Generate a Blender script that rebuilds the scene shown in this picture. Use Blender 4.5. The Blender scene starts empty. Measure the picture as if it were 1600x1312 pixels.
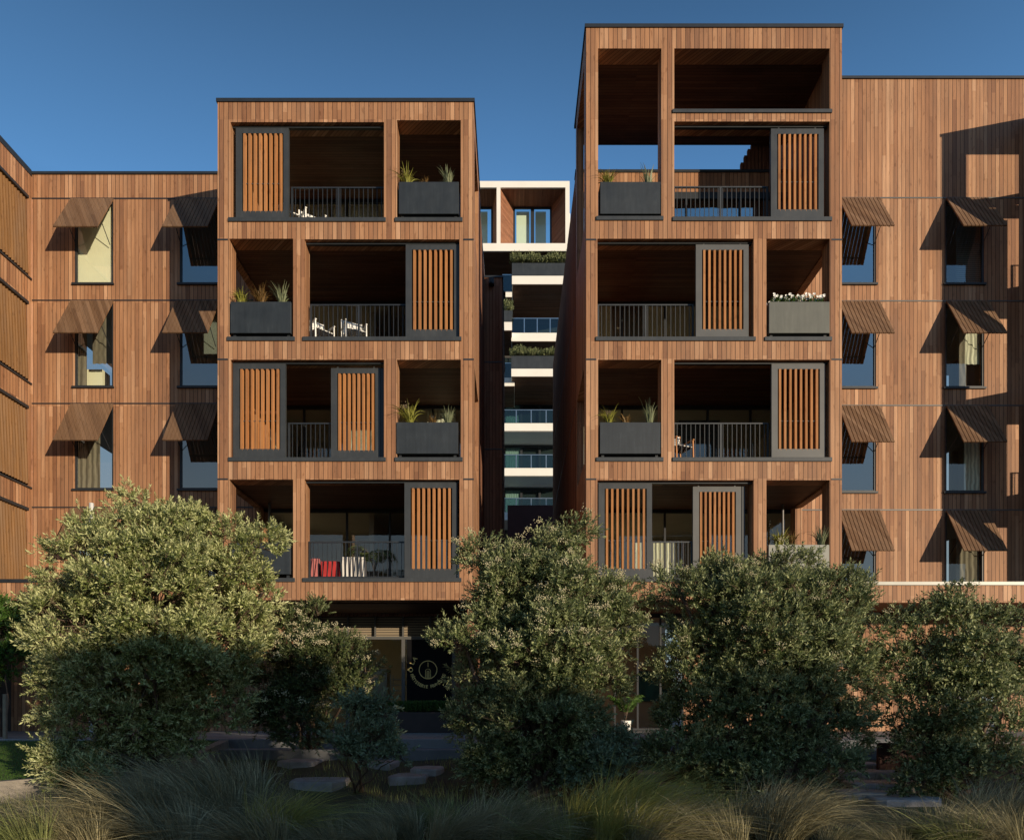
import bpy, math, random
import numpy as np
from mathutils import Vector, Matrix, noise
random.seed(7); RNG = np.random.default_rng(7)
sc = bpy.context.scene
COL = sc.collection
PI = math.pi
# ------------------------------------------------------------------ survey of the place
F = 1067.0; D0 = 17.8; HZ = 1105.0; ZC = 0.70      # focal (px), camera to front plane, horizon row, eye height
def X(px, Y=0.0): return (px - 800.0) * (D0 + Y) / F
def Z(py, Y=0.0): return ZC + (HZ - py) * (D0 + Y) / F
WY = 2.8                                            # plane of the recessed walls
SUN = Vector((-0.95, 1.0, -0.18)).normalized()
STOREY = 3.117
# ------------------------------------------------------------------ mesh helpers
ORG = {}
class MB:
    def __init__(s): s.v = []; s.f = []
    def add(s, vs, fs):
        n = len(s.v); s.v += [tuple(v) for v in vs]; s.f += [tuple(i + n for i in f) for f in fs]
    def box(s, x0, x1, y0, y1, z0, z1):
        if x0 > x1: x0, x1 = x1, x0
        if y0 > y1: y0, y1 = y1, y0
        if z0 > z1: z0, z1 = z1, z0
        s.add([(x0,y0,z0),(x1,y0,z0),(x1,y1,z0),(x0,y1,z0),(x0,y0,z1),(x1,y0,z1),(x1,y1,z1),(x0,y1,z1)],
              [(0,3,2,1),(4,5,6,7),(0,1,5,4),(1,2,6,5),(2,3,7,6),(3,0,4,7)])
    def hexa(s, b, t):
        s.add(list(b)+list(t), [(0,3,2,1),(4,5,6,7),(0,1,5,4),(1,2,6,5),(2,3,7,6),(3,0,4,7)])
    def bar(s, p, q, w, h, up=(0,0,1)):
        p = Vector(p); q = Vector(q); d = (q-p).normalized(); up = Vector(up)
        a = d.cross(up)
        if a.length < 1e-4: a = d.cross(Vector((0,1,0)))
        a.normalize(); b = a.cross(d).normalized(); a *= w/2; b *= h/2
        s.hexa([p-a-b, p+a-b, p+a+b, p-a+b], [q-a-b, q+a-b, q+a+b, q-a+b])
    def tube(s, pts, rs, n=6, cap=True):
        pts = [Vector(p) for p in pts]
        if not isinstance(rs, (list, tuple)): rs = [rs]*len(pts)
        vs = []; fs = []; m = len(pts)
        ref = Vector((0.31,0.17,0.93))
        for i, p in enumerate(pts):
            d = (pts[min(i+1,m-1)] - pts[max(i-1,0)])
            if d.length < 1e-6: d = Vector((0,0,1))
            d.normalize(); a = d.cross(ref)
            if a.length < 1e-3: a = d.cross(Vector((1,0,0)))
            a.normalize(); b = d.cross(a)
            for k in range(n):
                t = 2*PI*k/n; vs.append(p + (a*math.cos(t)+b*math.sin(t))*rs[i])
        for i in range(m-1):
            for k in range(n):
                k2 = (k+1) % n; fs.append((i*n+k, i*n+k2, (i+1)*n+k2, (i+1)*n+k))
        if cap:
            fs.append(tuple(range(n-1,-1,-1))); fs.append(tuple((m-1)*n+k for k in range(n)))
        s.add(vs, fs)
    def lathe(s, c, prof, n=16):
        c = Vector(c); vs = []; fs = []
        for r, z in prof:
            for k in range(n):
                t = 2*PI*k/n; vs.append((c.x+r*math.cos(t), c.y+r*math.sin(t), c.z+z))
        for i in range(len(prof)-1):
            for k in range(n):
                k2=(k+1)%n; fs.append((i*n+k,i*n+k2,(i+1)*n+k2,(i+1)*n+k))
        fs.append(tuple(range(n-1,-1,-1))); fs.append(tuple((len(prof)-1)*n+k for k in range(n)))
        s.add(vs, fs)
    def slab(s, us, ws, solid, P0, P1):
        # wall with openings: us, ws grid lines, solid(i,j); P0/P1 map (u,w) to the two faces
        nu, nw = len(us)-1, len(ws)-1
        ok = lambda i,j: 0<=i<nu and 0<=j<nw and solid(i,j)
        for i in range(nu):
            for j in range(nw):
                if not ok(i,j): continue
                a=(us[i],ws[j]); b=(us[i+1],ws[j]); c=(us[i+1],ws[j+1]); d=(us[i],ws[j+1])
                s.add([P0(*a),P0(*b),P0(*c),P0(*d)],[(0,1,2,3)])
                s.add([P1(*a),P1(*b),P1(*c),P1(*d)],[(3,2,1,0)])
                for (di,dj,p,q) in ((0,-1,a,b),(1,0,b,c),(0,1,c,d),(-1,0,d,a)):
                    if not ok(i+di,j+dj): s.add([P0(*p),P1(*p),P1(*q),P0(*q)],[(0,1,2,3)])
    def wall(s, u0, u1, w0, w1, holes, P0, P1):
        us = sorted(set([u0,u1]+[h[k] for h in holes for k in (0,1)])); us=[u for u in us if u0<=u<=u1]
        ws = sorted(set([w0,w1]+[h[k] for h in holes for k in (2,3)])); ws=[w for w in ws if w0<=w<=w1]
        def solid(i,j):
            u=(us[i]+us[i+1])/2; w=(ws[j]+ws[j+1])/2
            return not any(h[0]<u<h[1] and h[2]<w<h[3] for h in holes)
        s.slab(us, ws, solid, P0, P1)
    def wall_xz(s, x0,x1,z0,z1,holes,y0,y1):
        s.wall(x0,x1,z0,z1,holes, lambda u,w:(u,y0,w), lambda u,w:(u,y1,w))
    def wall_yz(s, y0,y1,z0,z1,holes,x0,x1):
        s.wall(y0,y1,z0,z1,holes, lambda u,w:(x1,u,w), lambda u,w:(x0,u,w))
    def build(s, name, mat, parent=None, bevel=0, smooth=False):
        o = (0,0,0) if parent is None else ORG.get(parent.name,(0,0,0))
        me = bpy.data.meshes.new(name)
        me.from_pydata([(a-o[0],b-o[1],c-o[2]) for a,b,c in s.v], [], s.f)
        if mat: me.materials.append(mat)
        if smooth: me.polygons.foreach_set('use_smooth',[True]*len(me.polygons))
        ob = bpy.data.objects.new(name, me); COL.objects.link(ob)
        if parent is not None: ob.parent = parent; ORG[ob.name] = o
        if bevel:
            m = ob.modifiers.new('bevel','BEVEL'); m.width = bevel; m.segments = 1; m.limit_method='ANGLE'
        return ob
def tag(o, label=None, cat=None, group=None, kind=None):
    if label: o['label']=label
    if cat: o['category']=cat
    if group: o['group']=group
    if kind: o['kind']=kind
    return o
def thing(name, label, cat, loc=(0,0,0), group=None):
    o = bpy.data.objects.new(name, None); COL.objects.link(o); o.location = loc; o.empty_display_size=.2
    ORG[o.name] = tuple(loc); tag(o,label,cat,group); return o
def own(ob, label, cat, group=None, pivot=None):        # a thing that is one mesh: put its origin at its base
    me = ob.data; n=len(me.vertices); a=np.empty(n*3); me.vertices.foreach_get('co',a); a=a.reshape(-1,3)
    c = np.array([(a[:,0].min()+a[:,0].max())/2,(a[:,1].min()+a[:,1].max())/2,a[:,2].min()]) if pivot is None else np.array(pivot)
    me.vertices.foreach_set('co',(a-c).ravel()); ob.location = c.tolist(); me.update()
    return tag(ob,label,cat,group)
def np_mesh(name, co, faces, mat, parent=None, nper=3):
    o = (0,0,0) if parent is None else ORG.get(parent.name,(0,0,0))
    co = np.asarray(co,dtype=np.float32).reshape(-1,3)-np.array(o,dtype=np.float32)
    faces = np.asarray(faces,dtype=np.int32).reshape(-1,nper); nf=len(faces)
    me = bpy.data.meshes.new(name); me.vertices.add(len(co)); me.vertices.foreach_set('co',co.ravel())
    me.loops.add(nf*nper); me.loops.foreach_set('vertex_index',faces.ravel())
    me.polygons.add(nf); me.polygons.foreach_set('loop_start',np.arange(nf,dtype=np.int32)*nper)
    me.materials.append(mat); me.update(calc_edges=True)
    ob = bpy.data.objects.new(name, me); COL.objects.link(ob)
    if parent is not None: ob.parent=parent; ORG[ob.name]=o
    return ob
# ------------------------------------------------------------------ materials
class N:
    def __init__(s, name):
        s.m = bpy.data.materials.new(name); s.m.use_nodes=True; s.t=s.m.node_tree; s.b=s.t.nodes['Principled BSDF']; s.out=s.t.nodes['Material Output']
    def n(s, typ, **kw):
        nd = s.t.nodes.new(typ)
        for k,v in kw.items(): setattr(nd,k,v)
        return nd
    def l(s,a,b): s.t.links.new(a,b)
    def math(s, op, a, b=None, c=None):
        nd=s.n('ShaderNodeMath',operation=op)
        for i,v in enumerate((a,b,c)):
            if v is None: continue
            if isinstance(v,(int,float)): nd.inputs[i].default_value=v
            else: s.l(v,nd.inputs[i])
        return nd.outputs[0]
    def ramp(s, fac, stops):
        nd=s.n('ShaderNodeValToRGB'); e=nd.color_ramp.elements
        while len(e)<len(stops): e.new(0.5)
        for k,(p,c) in enumerate(stops): e[k].position=p; e[k].color=(*c,1)
        s.l(fac,nd.inputs[0]); return nd.outputs[0]
    def noise(s, vec, scale, detail=3, rough=.5, fac=True):
        nd=s.n('ShaderNodeTexNoise'); nd.inputs['Scale'].default_value=scale; nd.inputs['Detail'].default_value=detail; nd.inputs['Roughness'].default_value=rough
        if vec is not None: s.l(vec,nd.inputs['Vector'])
        return nd.outputs[0]
    def xyz(s,a,b,c):
        nd=s.n('ShaderNodeCombineXYZ')
        for i,v in enumerate((a,b,c)):
            if isinstance(v,(int,float)): nd.inputs[i].default_value=v
            else: s.l(v,nd.inputs[i])
        return nd.outputs[0]
    def pos(s):
        g=s.n('ShaderNodeNewGeometry'); sp=s.n('ShaderNodeSeparateXYZ'); s.l(g.outputs['Position'],sp.inputs[0]); return g, sp.outputs
    def mixc(s, fac, a, b, blend='MIX'):
        nd=s.n('ShaderNodeMix',data_type='RGBA',blend_type=blend)
        for i,v in ((0,fac),(6,a),(7,b)):
            if isinstance(v,(int,float)): nd.inputs[i].default_value=v
            elif isinstance(v,tuple): nd.inputs[i].default_value=(*v,1)
            else: s.l(v,nd.inputs[i])
        return nd.outputs[2]
    def bump(s,h,strength=.3,dist=.01):
        nd=s.n('ShaderNodeBump'); nd.inputs['Strength'].default_value=strength; nd.inputs['Distance'].default_value=dist
        s.l(h,nd.inputs['Height']); s.l(nd.outputs[0],s.b.inputs['Normal'])
def wood(name, mode='v', w=.118, cols=None, groove=.0, rough=.62, joints=True, gw=.105, spec=.25):
    cols = cols or [(.222,.104,.054),(.31,.152,.077),(.385,.198,.101),(.54,.315,.182)]
    k=N(name); g,(x,y,z)=k.pos()
    if mode=='v': u=k.math('ADD',x,y); t=z
    elif mode=='h': u=z; t=k.math('ADD',x,y)
    elif mode=='y': u=y; t=x
    else: u=x; t=y
    uw=k.math('DIVIDE',k.math('ADD',u,100.03),w); idx=k.math('FLOOR',uw); fr=k.math('FRACT',uw)
    if mode=='v' and joints: zi=k.math('MINIMUM',k.math('FLOOR',k.math('DIVIDE',k.math('SUBTRACT',z,12.9),STOREY)),1.0)
    else: zi=k.math('FLOOR',k.math('DIVIDE',t,3.4))
    wn=k.n('ShaderNodeTexWhiteNoise',noise_dimensions='3D'); k.l(k.xyz(idx,zi,3.7),wn.inputs['Vector'])
    h=wn.outputs['Value']
    # boards butted end to end at random heights
    wn0=k.n('ShaderNodeTexWhiteNoise',noise_dimensions='3D'); k.l(k.xyz(idx,9.1,1.0),wn0.inputs['Vector'])
    bz=k.math('FLOOR',k.math('ADD',k.math('DIVIDE',t,2.3),k.math('MULTIPLY',wn0.outputs['Value'],9.0)))
    wn2=k.n('ShaderNodeTexWhiteNoise',noise_dimensions='3D'); k.l(k.xyz(idx,bz,8.2),wn2.inputs['Vector'])
    hh=k.math('ADD',k.math('MULTIPLY',h,.6),k.math('MULTIPLY',wn2.outputs['Value'],.4))
    big=k.noise(g.outputs['Position'],.35,2)
    hh=k.math('ADD',hh,k.math('MULTIPLY',k.math('SUBTRACT',big,.5),.45))
    c=k.ramp(hh,[(.05,cols[0]),(.35,cols[1]),(.65,cols[2]),(.98,cols[3])])
    gv=k.xyz(k.math('MULTIPLY',u,38.0),k.math('MULTIPLY',t,1.6),k.math('MULTIPLY',h,77.0))
    gr=k.noise(gv,1.0,5,.6)
    gm=k.math('ADD',.62,k.math('MULTIPLY',gr,.78))
    c=k.mixc(1.0,c,k.xyz(gm,gm,gm),'MULTIPLY')
    # small knots and blotches
    kv=k.xyz(k.math('MULTIPLY',u,9.0),k.math('MULTIPLY',t,3.0),k.math('MULTIPLY',h,31.0))
    kn=k.noise(kv,1.3,2,.5); km=k.ramp(kn,[(.0,(1,1,1)),(.62,(1,1,1)),(.72,(.74,.70,.66)),(1,(.6,.55,.5))])
    c=k.mixc(1.0,c,km,'MULTIPLY')
    wx=k.noise(k.xyz(k.math('MULTIPLY',u,1.6),k.math('MULTIPLY',t,.35),2.0),1.0,4,.65)
    c=k.mixc(k.ramp(wx,[(.42,(0,0,0)),(.75,(.5,.5,.5))]),c,k.mixc(.62,c,(.20,.145,.105)))
    st=k.noise(k.xyz(k.math('MULTIPLY',u,6.0),k.math('MULTIPLY',t,.5),5.0),1.0,3,.6); sm=k.math('ADD',.72,k.math('MULTIPLY',st,.54)); c=k.mixc(1.0,c,k.xyz(sm,sm,sm),'MULTIPLY')
    edge=k.math('LESS_THAN',fr,gw)
    c=k.mixc(k.math('MULTIPLY',edge,1-groove),c,(.022,.011,.008))
    k.l(c,k.b.inputs['Base Color']); k.b.inputs['Roughness'].default_value=rough
    k.b.inputs['Specular IOR Level'].default_value=spec
    hgt=k.math('SUBTRACT',k.math('MULTIPLY',gr,.25),edge); k.bump(hgt,.5,.012)
    return k.m
def plain(name, col, rough=.5, metal=0, var=.15, vs=3.0, spec=.5, bump=0):
    k=N(name); g,_=k.pos(); nz=k.noise(g.outputs['Position'],vs,4)
    c=k.ramp(nz,[(.25,tuple(v*(1-var) for v in col)),(.75,tuple(min(1,v*(1+var)) for v in col))])
    k.l(c,k.b.inputs['Base Color']); k.b.inputs['Roughness'].default_value=rough; k.b.inputs['Metallic'].default_value=metal
    k.b.inputs['Specular IOR Level'].default_value=spec
    if bump: k.bump(k.noise(g.outputs['Position'],vs*12,4),bump,.02)
    return k.m
def streaked(name,col,rough,amt=.35):
    k=N(name); g,(x,y,z)=k.pos(); a=k.noise(k.xyz(k.math('MULTIPLY',x,14.0),k.math('MULTIPLY',y,14.0),k.math('MULTIPLY',z,1.2)),1.0,4,.6); b=k.noise(g.outputs['Position'],2.5,4,.6)
    f=k.math('ADD',k.math('MULTIPLY',a,.5),k.math('MULTIPLY',b,.5)); c=k.ramp(f,[(.3,tuple(v*(1-amt) for v in col)),(.55,col),(.75,tuple(v*(1+amt)+.006 for v in col))])
    k.l(c,k.b.inputs['Base Color']); k.l(k.math('ADD',rough-.1,k.math('MULTIPLY',b,.25)),k.b.inputs['Roughness']); k.bump(b,.15,.02); return k.m
def glassmat(name, tint=(.75,.8,.8), refl=.3, rough=.015):
    k=N(name); k.t.nodes.remove(k.b)
    tr=k.n('ShaderNodeBsdfTransparent'); tr.inputs[0].default_value=(*tint,1)
    gl=k.n('ShaderNodeBsdfGlossy'); gl.inputs['Roughness'].default_value=rough; gl.inputs[0].default_value=(.82,.83,.80,1)
    g=k.n('ShaderNodeNewGeometry'); nz=k.noise(g.outputs['Position'],1.1,2); b=k.n('ShaderNodeBump'); b.inputs['Strength'].default_value=.05; b.inputs['Distance'].default_value=.05
    k.l(nz,b.inputs['Height']); k.l(b.outputs[0],gl.inputs['Normal'])
    lw=k.n('ShaderNodeLayerWeight'); lw.inputs[0].default_value=.5
    f=k.math('MINIMUM',k.math('ADD',k.math('MULTIPLY',k.math('POWER',lw.outputs['Facing'],4.0),.75),refl),1.0)
    mx=k.n('ShaderNodeMixShader'); k.l(f,mx.inputs[0]); k.l(tr.outputs[0],mx.inputs[1]); k.l(gl.outputs[0],mx.inputs[2]); k.l(mx.outputs[0],k.out.inputs[0])
    return k.m
def leafmat(name, dark, mid, light, back, trans=.2, rough=.45):
    k=N(name); g=k.n('ShaderNodeNewGeometry')
    nz=k.noise(g.outputs['Position'],1.3,2)
    r=k.math('ADD',k.math('MULTIPLY',g.outputs['Random Per Island'],.65),k.math('MULTIPLY',nz,.35))
    c=k.ramp(r,[(.1,dark),(.5,mid),(.9,light)])
    c=k.mixc(g.outputs['Backfacing'],c,back)
    k.l(c,k.b.inputs['Base Color']); k.b.inputs['Roughness'].default_value=rough; k.b.inputs['Specular IOR Level'].default_value=.35
    tl=k.n('ShaderNodeBsdfTranslucent'); k.l(c,tl.inputs[0])
    mx=k.n('ShaderNodeMixShader'); mx.inputs[0].default_value=trans
    k.l(k.b.outputs[0],mx.inputs[1]); k.l(tl.outputs[0],mx.inputs[2]); k.l(mx.outputs[0],k.out.inputs[0])
    return k.m
M={}
M['wood']=wood('cedar_cladding')
M['wood_in']=wood('cedar_reveal')
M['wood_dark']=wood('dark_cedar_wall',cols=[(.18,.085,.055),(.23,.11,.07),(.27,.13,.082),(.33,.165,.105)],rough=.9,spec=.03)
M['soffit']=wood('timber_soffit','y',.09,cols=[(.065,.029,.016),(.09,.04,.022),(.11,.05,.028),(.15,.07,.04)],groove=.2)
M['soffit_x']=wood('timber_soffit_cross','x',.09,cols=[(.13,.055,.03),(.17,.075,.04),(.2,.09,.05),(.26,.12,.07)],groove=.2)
M['slatwood']=wood('shutter_timber','v',.07,cols=[(.36,.15,.052),(.42,.185,.064),(.46,.205,.075),(.52,.25,.10)],groove=.95,joints=False)
M['awnwood']=wood('awning_timber','v',.118,cols=[(.12,.066,.036),(.155,.088,.048),(.185,.108,.06),(.24,.145,.085)],groove=.8,joints=False)
M['ochre']=wood('ochre_slats','v',.118,cols=[(.165,.078,.025),(.18,.088,.029),(.195,.096,.032),(.22,.11,.038)],groove=.9,joints=False)
M['splay']=wood('splayed_cedar','h',.12,cols=[(.22,.09,.05),(.30,.13,.07),(.34,.155,.085),(.4,.2,.12)])
M['metal']=plain('dark_steel',(.018,.022,.027),.5,0,.2,4)
M['metal_mid']=streaked('charcoal_aluminium',(.036,.041,.045),.5,.25)
M['metal_grey']=plain('grey_aluminium',(.095,.095,.09),.45,0,.1,3)
M['planter']=streaked('slate_planter',(.020,.027,.034),.55,.4)
M['planter_pale']=streaked('pale_planter',(.30,.30,.26),.65,.15)
M['planter_grey']=streaked('weathered_zinc_planter',(.11,.115,.10),.6,.25)
M['flash']=plain('pale_flashing',(.42,.42,.36),.4,0,.1,2)
M['white']=plain('white_render',(.80,.78,.72),.6,0,.04,1)
M['whitepaint']=plain('white_paint',(.78,.77,.72),.45,0,.04,5)
M['glass']=glassmat('window_glass',(.92,.95,.9),.16)
M['glass_blue']=glassmat('reflective_glass',(.5,.56,.58),.36)
M['glass_rail']=glassmat('balustrade_glass',(.45,.6,.62),.06)
M['glass_pale']=glassmat('pale_glass',(.88,.92,.90),.05)
M['glass_shop']=glassmat('clear_shop_glass',(.88,.9,.86),.07)
M['inter']=plain('interior_wall',(.5,.46,.38),.8,0,.1,1)
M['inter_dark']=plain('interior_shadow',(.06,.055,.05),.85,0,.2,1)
M['cream']=plain('cream_blind',(.88,.86,.66),.8,0,.03,2)
def curtainmat(name,col,freq=55):
    k=N(name); g,(x,y,z)=k.pos(); s=k.math('SINE',k.math('ADD',k.math('MULTIPLY',x,freq),k.math('MULTIPLY',k.noise(g.outputs['Position'],2.0,2),9.0)))
    f=k.math('ADD',.5,k.math('MULTIPLY',s,.5)); c=k.ramp(f,[(0,tuple(v*.5 for v in col)),(1,col)]); k.l(c,k.b.inputs['Base Color']); k.b.inputs['Roughness'].default_value=.9; return k.m
M['curtain']=curtainmat('pale_curtain',(.82,.82,.68))
M['curtain_dark']=curtainmat('taupe_curtain',(.25,.22,.17),38)
def stripes(name,a,b,ax,period):
    k=N(name); g,(x,y,z)=k.pos(); u=(x,y,z)[ax]; f=k.math('GREATER_THAN',k.math('FRACT',k.math('DIVIDE',k.math('ADD',u,50.0),period)),.5)
    k.l(k.mixc(f,a,b),k.b.inputs['Base Color']); k.b.inputs['Roughness'].default_value=.85; return k.m
M['blind_h']=stripes('venetian_blind',(.10,.11,.11),(.035,.04,.042),2,.06)
M['louvre']=stripes('transom_louvre',(.30,.24,.16),(.10,.08,.055),2,.075)
M['stripe_cloth']=stripes('striped_cloth',(.75,.72,.66),(.06,.06,.07),0,.11)
M['red']=plain('red_cloth',(.42,.03,.03),.9,0,.2,6)
M['pink']=plain('pink_cloth',(.5,.16,.15),.9,0,.1,6)
M['steel']=plain('stainless_steel',(.45,.45,.43),.28,1,.1,3)
M['black']=plain('black_panel',(.006,.006,.007),.6,0,.1,3,spec=.1)
M['gold']=plain('gold_lettering',(.95,.72,.25),.5,0,.05,3)
M['paving']=None
# ------------------------------------------------------------------ sky, sun, camera
w=bpy.data.worlds.new("World"); sc.world=w; w.use_nodes=True
nt=w.node_tree; bg=nt.nodes['Background']; sky=nt.nodes.new('ShaderNodeTexSky'); sky.sky_type='NISHITA'; sky.sun_disc=False
elev=math.asin(-SUN.z); az=math.atan2(-SUN.x,-SUN.y)
sky.sun_elevation=elev; sky.sun_rotation=az; sky.air_density=1.0; sky.dust_density=.1; sky.ozone_density=4.5
mul=nt.nodes.new('ShaderNodeMix'); mul.data_type='RGBA'; mul.blend_type='MULTIPLY'; mul.inputs[0].default_value=1; mul.inputs[7].default_value=(1.62,1.45,1.27,1)
nt.links.new(sky.outputs[0],mul.inputs[6])
tc=nt.nodes.new('ShaderNodeTexCoord'); sx_=nt.nodes.new('ShaderNodeSeparateXYZ'); mr=nt.nodes.new('ShaderNodeValToRGB'); mx_=nt.nodes.new('ShaderNodeMapRange'); mm_=nt.nodes.new('ShaderNodeMath'); mm_.operation='MULTIPLY'; vm=nt.nodes.new('ShaderNodeVectorMath'); vm.operation='SCALE'
nt.links.new(tc.outputs['Generated'],sx_.inputs[0]); nt.links.new(sx_.outputs[2],mr.inputs[0])
els=mr.color_ramp.elements
while len(els)<7: els.new(.5)
for e_,(p_,v_) in zip(els,((0,.45),(.35,.50),(.50,.78),(.55,.88),(.65,.665),(.72,.49),(1,.36))): e_.position=p_; e_.color=(v_,v_,v_,1)
for i_,v_ in ((1,-.6),(2,0.0),(3,1.28),(4,2.0)): mx_.inputs[i_].default_value=v_
nt.links.new(sx_.outputs[0],mx_.inputs[0]); nt.links.new(mr.outputs[0],mm_.inputs[0]); nt.links.new(mx_.outputs[0],mm_.inputs[1])
nt.links.new(mul.outputs[2],vm.inputs[0]); nt.links.new(mm_.outputs[0],vm.inputs['Scale']); hz_=nt.nodes.new('ShaderNodeMapRange'); hm_=nt.nodes.new('ShaderNodeMix'); hm_.data_type='RGBA'; hm_.inputs[7].default_value=(2.0,2.35,2.65,1)
for i_,v_ in ((1,.2),(2,.54),(3,.85),(4,0.0)): hz_.inputs[i_].default_value=v_
nt.links.new(sx_.outputs[2],hz_.inputs[0]); nt.links.new(hz_.outputs[0],hm_.inputs[0]); nt.links.new(vm.outputs[0],hm_.inputs[6]); nt.links.new(hm_.outputs[2],bg.inputs[0]); bg.inputs[1].default_value=.15
sl=bpy.data.lights.new('sun','SUN'); sl.energy=5.0; sl.angle=math.radians(.5); sl.color=(1,.82,.60)
so=bpy.data.objects.new('sun',sl); COL.objects.link(so); so.rotation_euler=SUN.to_track_quat('-Z','Y').to_euler(); so.location=(30,-40,20)
cam=bpy.data.cameras.new('camera'); co=bpy.data.objects.new('camera',cam); COL.objects.link(co); sc.camera=co
cam.sensor_width=36; cam.lens=36*F/1600; cam.shift_y=(HZ-656)/1600; co.location=(0,-D0,ZC); co.rotation_euler=(PI/2,0,0)
cam.clip_start=.1; cam.clip_end=3000
sc.render.resolution_x=1024; sc.render.resolution_y=839
sc.view_settings.view_transform='Standard'; sc.view_settings.look='None'; sc.view_settings.exposure=0
sc.cycles.max_bounces=8; sc.cycles.transparent_max_bounces=24
# ------------------------------------------------------------------ building pieces
def glazing(parent, x0,x1,z0,z1,y, n, mat='glass', fr=.055, header=.1, name='glazing_frame'):
    m=MB(); wd=(x1-x0)/n
    m.box(x0,x1,y,y+.09,z1-header,z1); m.box(x0,x1,y,y+.09,z0,z0+.06)
    for i in range(n+1):
        xc=x0+wd*i; m.box(max(x0,xc-fr/2),min(x1,xc+fr/2),y+.003,y+.087,z0+.06,z1-header)
    fo=m.build(name,M['metal'],parent)
    p=MB()
    for i in range(n):
        a=x0+wd*i+fr/2; b=x0+wd*(i+1)-fr/2; p.add([(a,y+.045,z0+.06),(b,y+.045,z0+.06),(b,y+.045,z1-header),(a,y+.045,z1-header)],[(0,1,2,3)])
    p.build('pane',M[mat],fo)
    return fo
def drape(parent,x0,x1,z0,z1,y,mat,name='curtain'):
    m=MB(); n=max(4,int((x1-x0)/.05)); vs=[];fs=[]; am=0 if mat in('cream','blind_h') else .02
    for i in range(n+1):
        xx=x0+(x1-x0)*i/n; yy=y+am*math.sin(i*1.9)
        vs+= [(xx,yy,z0),(xx,yy,z1)]
    for i in range(n): fs.append((2*i,2*i+2,2*i+3,2*i+1))
    m.add(vs,fs); return m.build(name,M[mat],parent,smooth=True)
def shutter(parent,x0,x1,z0,z1,y,mat='metal_mid',lower=False,nsl=8,st=.16):
    m=MB(); t=.09; 
    m.wall_xz(x0,x1,z0,z1,[(x0+st,x1-st*.85,z0+.26,z1-.14)],y,y+t)
    m.box((x0+x1)/2-.5,(x0+x1)/2-.46,y+.03,y+.06,z1,z1+.05); m.box((x0+x1)/2+.46,(x0+x1)/2+.5,y+.03,y+.06,z1,z1+.05)
    f=m.build('shutter_panel',M[mat],parent)
    s=MB(); a=x0+st; b=x1-st*.85; wd=(b-a)/nsl
    for i in range(nsl):
        xc=a+wd*(i+.5); s.bar((xc,y+.045,z0+.22),(xc,y+.045,z1-.14),.056,.085,up=(math.sin(.15),math.cos(.15),0))
    if lower:
        s.box(a,b,y+.10,y+.13,z0+1.22,z0+1.30)
        for i in range(nsl): s.box(a+wd*i+.01,a+wd*i+wd*.55,y+.14,y+.16,z0+.26,z0+1.22)
    s.build('slats',M['slatwood'],f)
    r=MB(); r.box(a,b,y+.04,y+.052,z0+1.0,z0+1.015); r.build('tie_rod',M['metal_grey'],f)
    return f
def railing(parent,x0,x1,z0,h=1.03,y=.3,mat='metal',post=None):
    m=MB(); zt=z0+h
    m.box(x0,x1,y-.02,y+.02,zt-.035,zt); m.box(x0,x1,y-.015,y+.015,z0+.07,z0+.10)
    n=int((x1-x0)/.118)
    for i in range(1,n):
        xx=x0+(x1-x0)*i/n; m.box(xx-.008,xx+.008,y-.008,y+.008,z0+.10,zt-.035)
    for xx in (x0+.03,x1-.03,(x0+x1)/2 if post is None else post): m.box(xx-.025,xx+.025,y-.024,y+.024,z0,zt-.036)
    return m.build('railing',M[mat],parent)
planters=[]
def planter(x0,x1,z0,z1,label,mat='planter',y0=-.02,y1=.55):
    t=thing('planter_box',label,'planter',((x0+x1)/2,(y0+y1)/2,z0),'planter boxes in the narrow balcony openings')
    m=MB(); th=.03
    m.box(x0,x1,y0,y0+th,z0,z1); m.box(x0,x1,y1-th,y1,z0,z1); m.box(x0,x0+th,y0+th,y1-th,z0,z1); m.box(x1-th,x1,y0+th,y1-th,z0,z1); m.box(x0+th,x1-th,y0+th,y1-th,z0,z0+.04)
    m.build('box',M[mat],t,bevel=.006)
    s=MB(); s.box(x0+th,x1-th,y0+th,y1-th,z1-.10,z1-.06); s.build('soil',M['soil'],t)
    f=MB(); f.box(x0+.05,x0+.12,y0+.08,y1-.05,z0-.14,z0); f.box(x1-.12,x1-.05,y0+.08,y1-.05,z0-.14,z0); f.build('foot',M['metal'],t)
    return t
M['soil']=plain('soil',(.03,.022,.015),.95,0,.3,20,bump=.5)
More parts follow.
